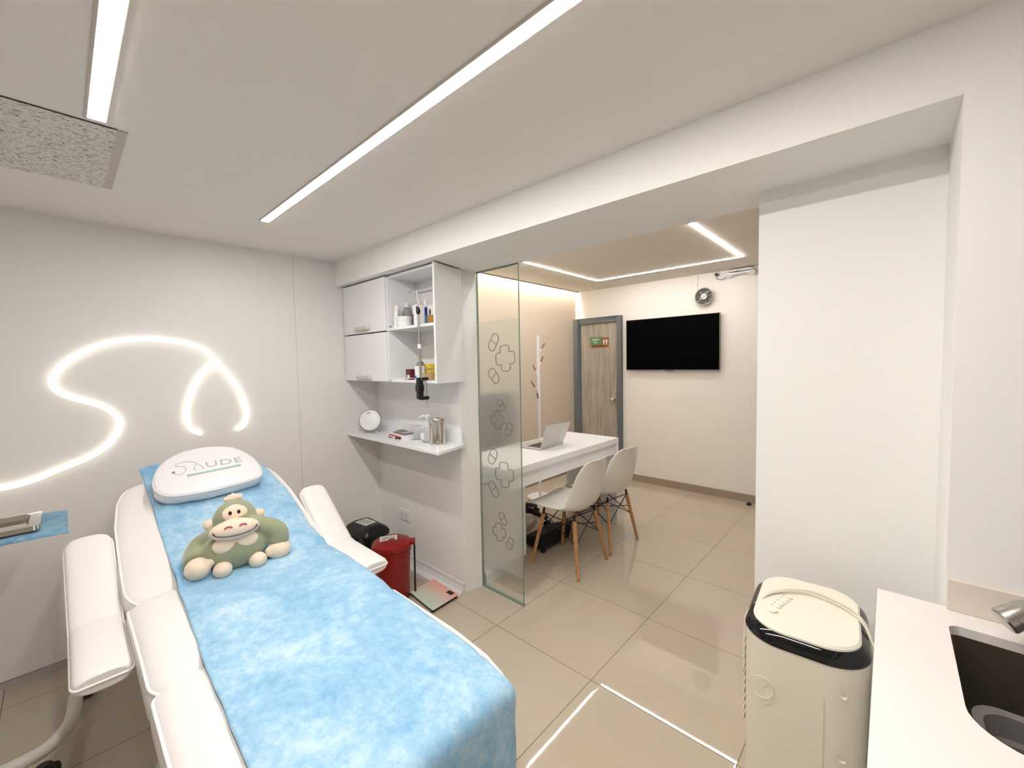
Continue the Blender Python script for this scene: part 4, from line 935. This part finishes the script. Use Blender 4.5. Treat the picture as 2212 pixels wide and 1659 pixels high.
cabl = smoothline([(-.300, 1.31, .55), (-.302, 1.325, .66), (-.297, 1.33, .72), (-.27, 1.36, .756), (-.24, 1.42, .766), (-.17, 1.47, .768), (-.09, 1.45, .768), (-.045, 1.41, .764), (-.022, 1.37, .74), (-.012, 1.35, .70), (-.010, 1.36, .5)], 6)
MB().tube(cabl, .003, 8).build('power_cord', 'cable', ac, smooth=True)
cab2 = smoothline([(-.298, 1.335, .715), (-.27, 1.365, .757), (-.235, 1.435, .7665), (-.16, 1.49, .766), (-.08, 1.462, .766), (-.04, 1.42, .760), (-.020, 1.38, .735)], 6)
MB().tube(cab2, .0028, 8).build('power_cord', 'cable', ac, smooth=True)

# ================================================================ COUNTER AND SINK
ZK = .877
cb = thing('sink_cabinet', (.6, 1.05, 0), 'white base cabinet below the stone counter', 'cabinet')
MB().box(.004, 1.45, .74, .755, .1, .857).box(.004, .02, .755, 1.378, .1, .857).box(1.43, 1.45, .755, 1.378, .1, .857).box(.02, 1.43, 1.36, 1.378, .1, .857).box(.02, 1.43, .755, 1.36, .1, .118).build('carcass', 'white', cb)
B(.03, 1.43, .78, 1.37, 0, .1).build('plinth', 'greysk', cb)
for k in range(3): B(.008+.48*k, .484+.48*k, .722, .739, .12, .85).build('door', 'white', cb, bevel=.002)
def sinkline(g=0, cx=.345, y0=.928, y1=1.295, hw=.24, rf=.075, rb=.02):
    y0 -= g; y1 += g; hw += g; P = []
    for (px, py, r, a0) in ((cx+hw-rb, y1-rb, rb, 0), (cx-hw+rb, y1-rb, rb, 90), (cx-hw+rf, y0+rf, rf, 180), (cx+hw-rf, y0+rf, rf, 270)):
        for i in range(9): a = radians(a0+90*i/8); P.append((px+r*cos(a), py+r*sin(a)))
    return P
hole = sinkline()
ct = thing('countertop', (.6, 1.04, .86), 'white stone countertop with sink cutout at lower right', 'countertop')
fill_hole([(-.013, .69), (1.45, .69), (1.45, 1.381), (-.013, 1.381)], hole, .857, ZK).build('slab', 'counter', ct)
B(.107, 1.45, 1.366, 1.381, ZK, .950).build('backsplash', 'splash', ct, bevel=.002)
sk = thing('sink_basin', (.345, 1.11, .7), 'dark brushed steel sink basin under the counter', 'sink')
def sr(w2, d2, r2, z): return [(x, y, z) for x, y in rrect(.345, 1.11, w2, d2, r2)]
MB().rings([[(x, y, z) for x, y in sinkline(g)] for g, z in ((.014, .8565), (.003, .8565), (.001, .72), (-.01, .695), (-.04, .688))]+[[(.345+(x-.345)*.15, 1.11+(y-1.11)*.15, .683) for x, y in sinkline()]], cap=False).build('bowl', 'darksteel', sk, smooth='a', solid=.002)
MB().lathe([(.052, 0), (.045, .003), (.03, -.002), (0, -.002)], (.345, 1.11, .682)).build('drain', 'steel', sk, smooth='a')
t = thing('plastic_basin', (.23, 1.03, .69), 'smoked grey plastic basin lying inside the sink', 'basin')
bz = .695
def br2(w2, d2, r2, z, cx=.262, cy=1.06): return [(x, y, z) for x, y in rrect(cx, cy, w2, d2, r2)]
MB().rings([br2(.22, .17, .03, bz), br2(.25, .2, .04, bz+.095), br2(.272, .222, .045, bz+.098), br2(.272, .222, .045, bz+.102), br2(.244, .194, .038, bz+.099), br2(.236, .186, .036, bz+.06), br2(.216, .166, .032, bz+.056), br2(.205, .155, .028, bz+.010), br2(.02, .02, .005, bz+.008)]).build('tub', 'smoke', t, smooth='a')
tag(MB().prism(rrect(.238, 1.0, .06, .05, .018), bz+.062, bz+.09).build('sponge', 'sponge', org=(.225, 1.0, bz), bevel=.006), 'yellow sponge in the grey basin at the frame edge', 'sponge')
t = thing('faucet', (.345, 1.335, ZK), 'brushed steel faucet above the sink at the right edge', 'faucet')
MB().lathe([(.027, 0), (.027, .008), (.02, .014), (.018, .18)], (.345, 1.335, ZK)).build('post', 'steel', t, smooth='a')
A0 = Vector((.178, 1.262, .928)); A1 = Vector((.235, 1.290, .975))
dv = (A1-A0).normalized()
MB().lathe([(.0, -.001), (.022, 0), (.025, .004), (.0245, .016), (.0235, .0165), (.0235, .018), (.0245, .0185), (.023, .04), (.019, .055), (.014, .06)], A0, dv, 36).build('spray_head', 'steel', t, smooth='a')
MB().tube(smoothline([A0+dv*.055, A0+dv*.1, (.30, 1.325, 1.03), (.345, 1.335, 1.04)], 6), .012, 12).build('spout', 'steel', t, smooth=True)
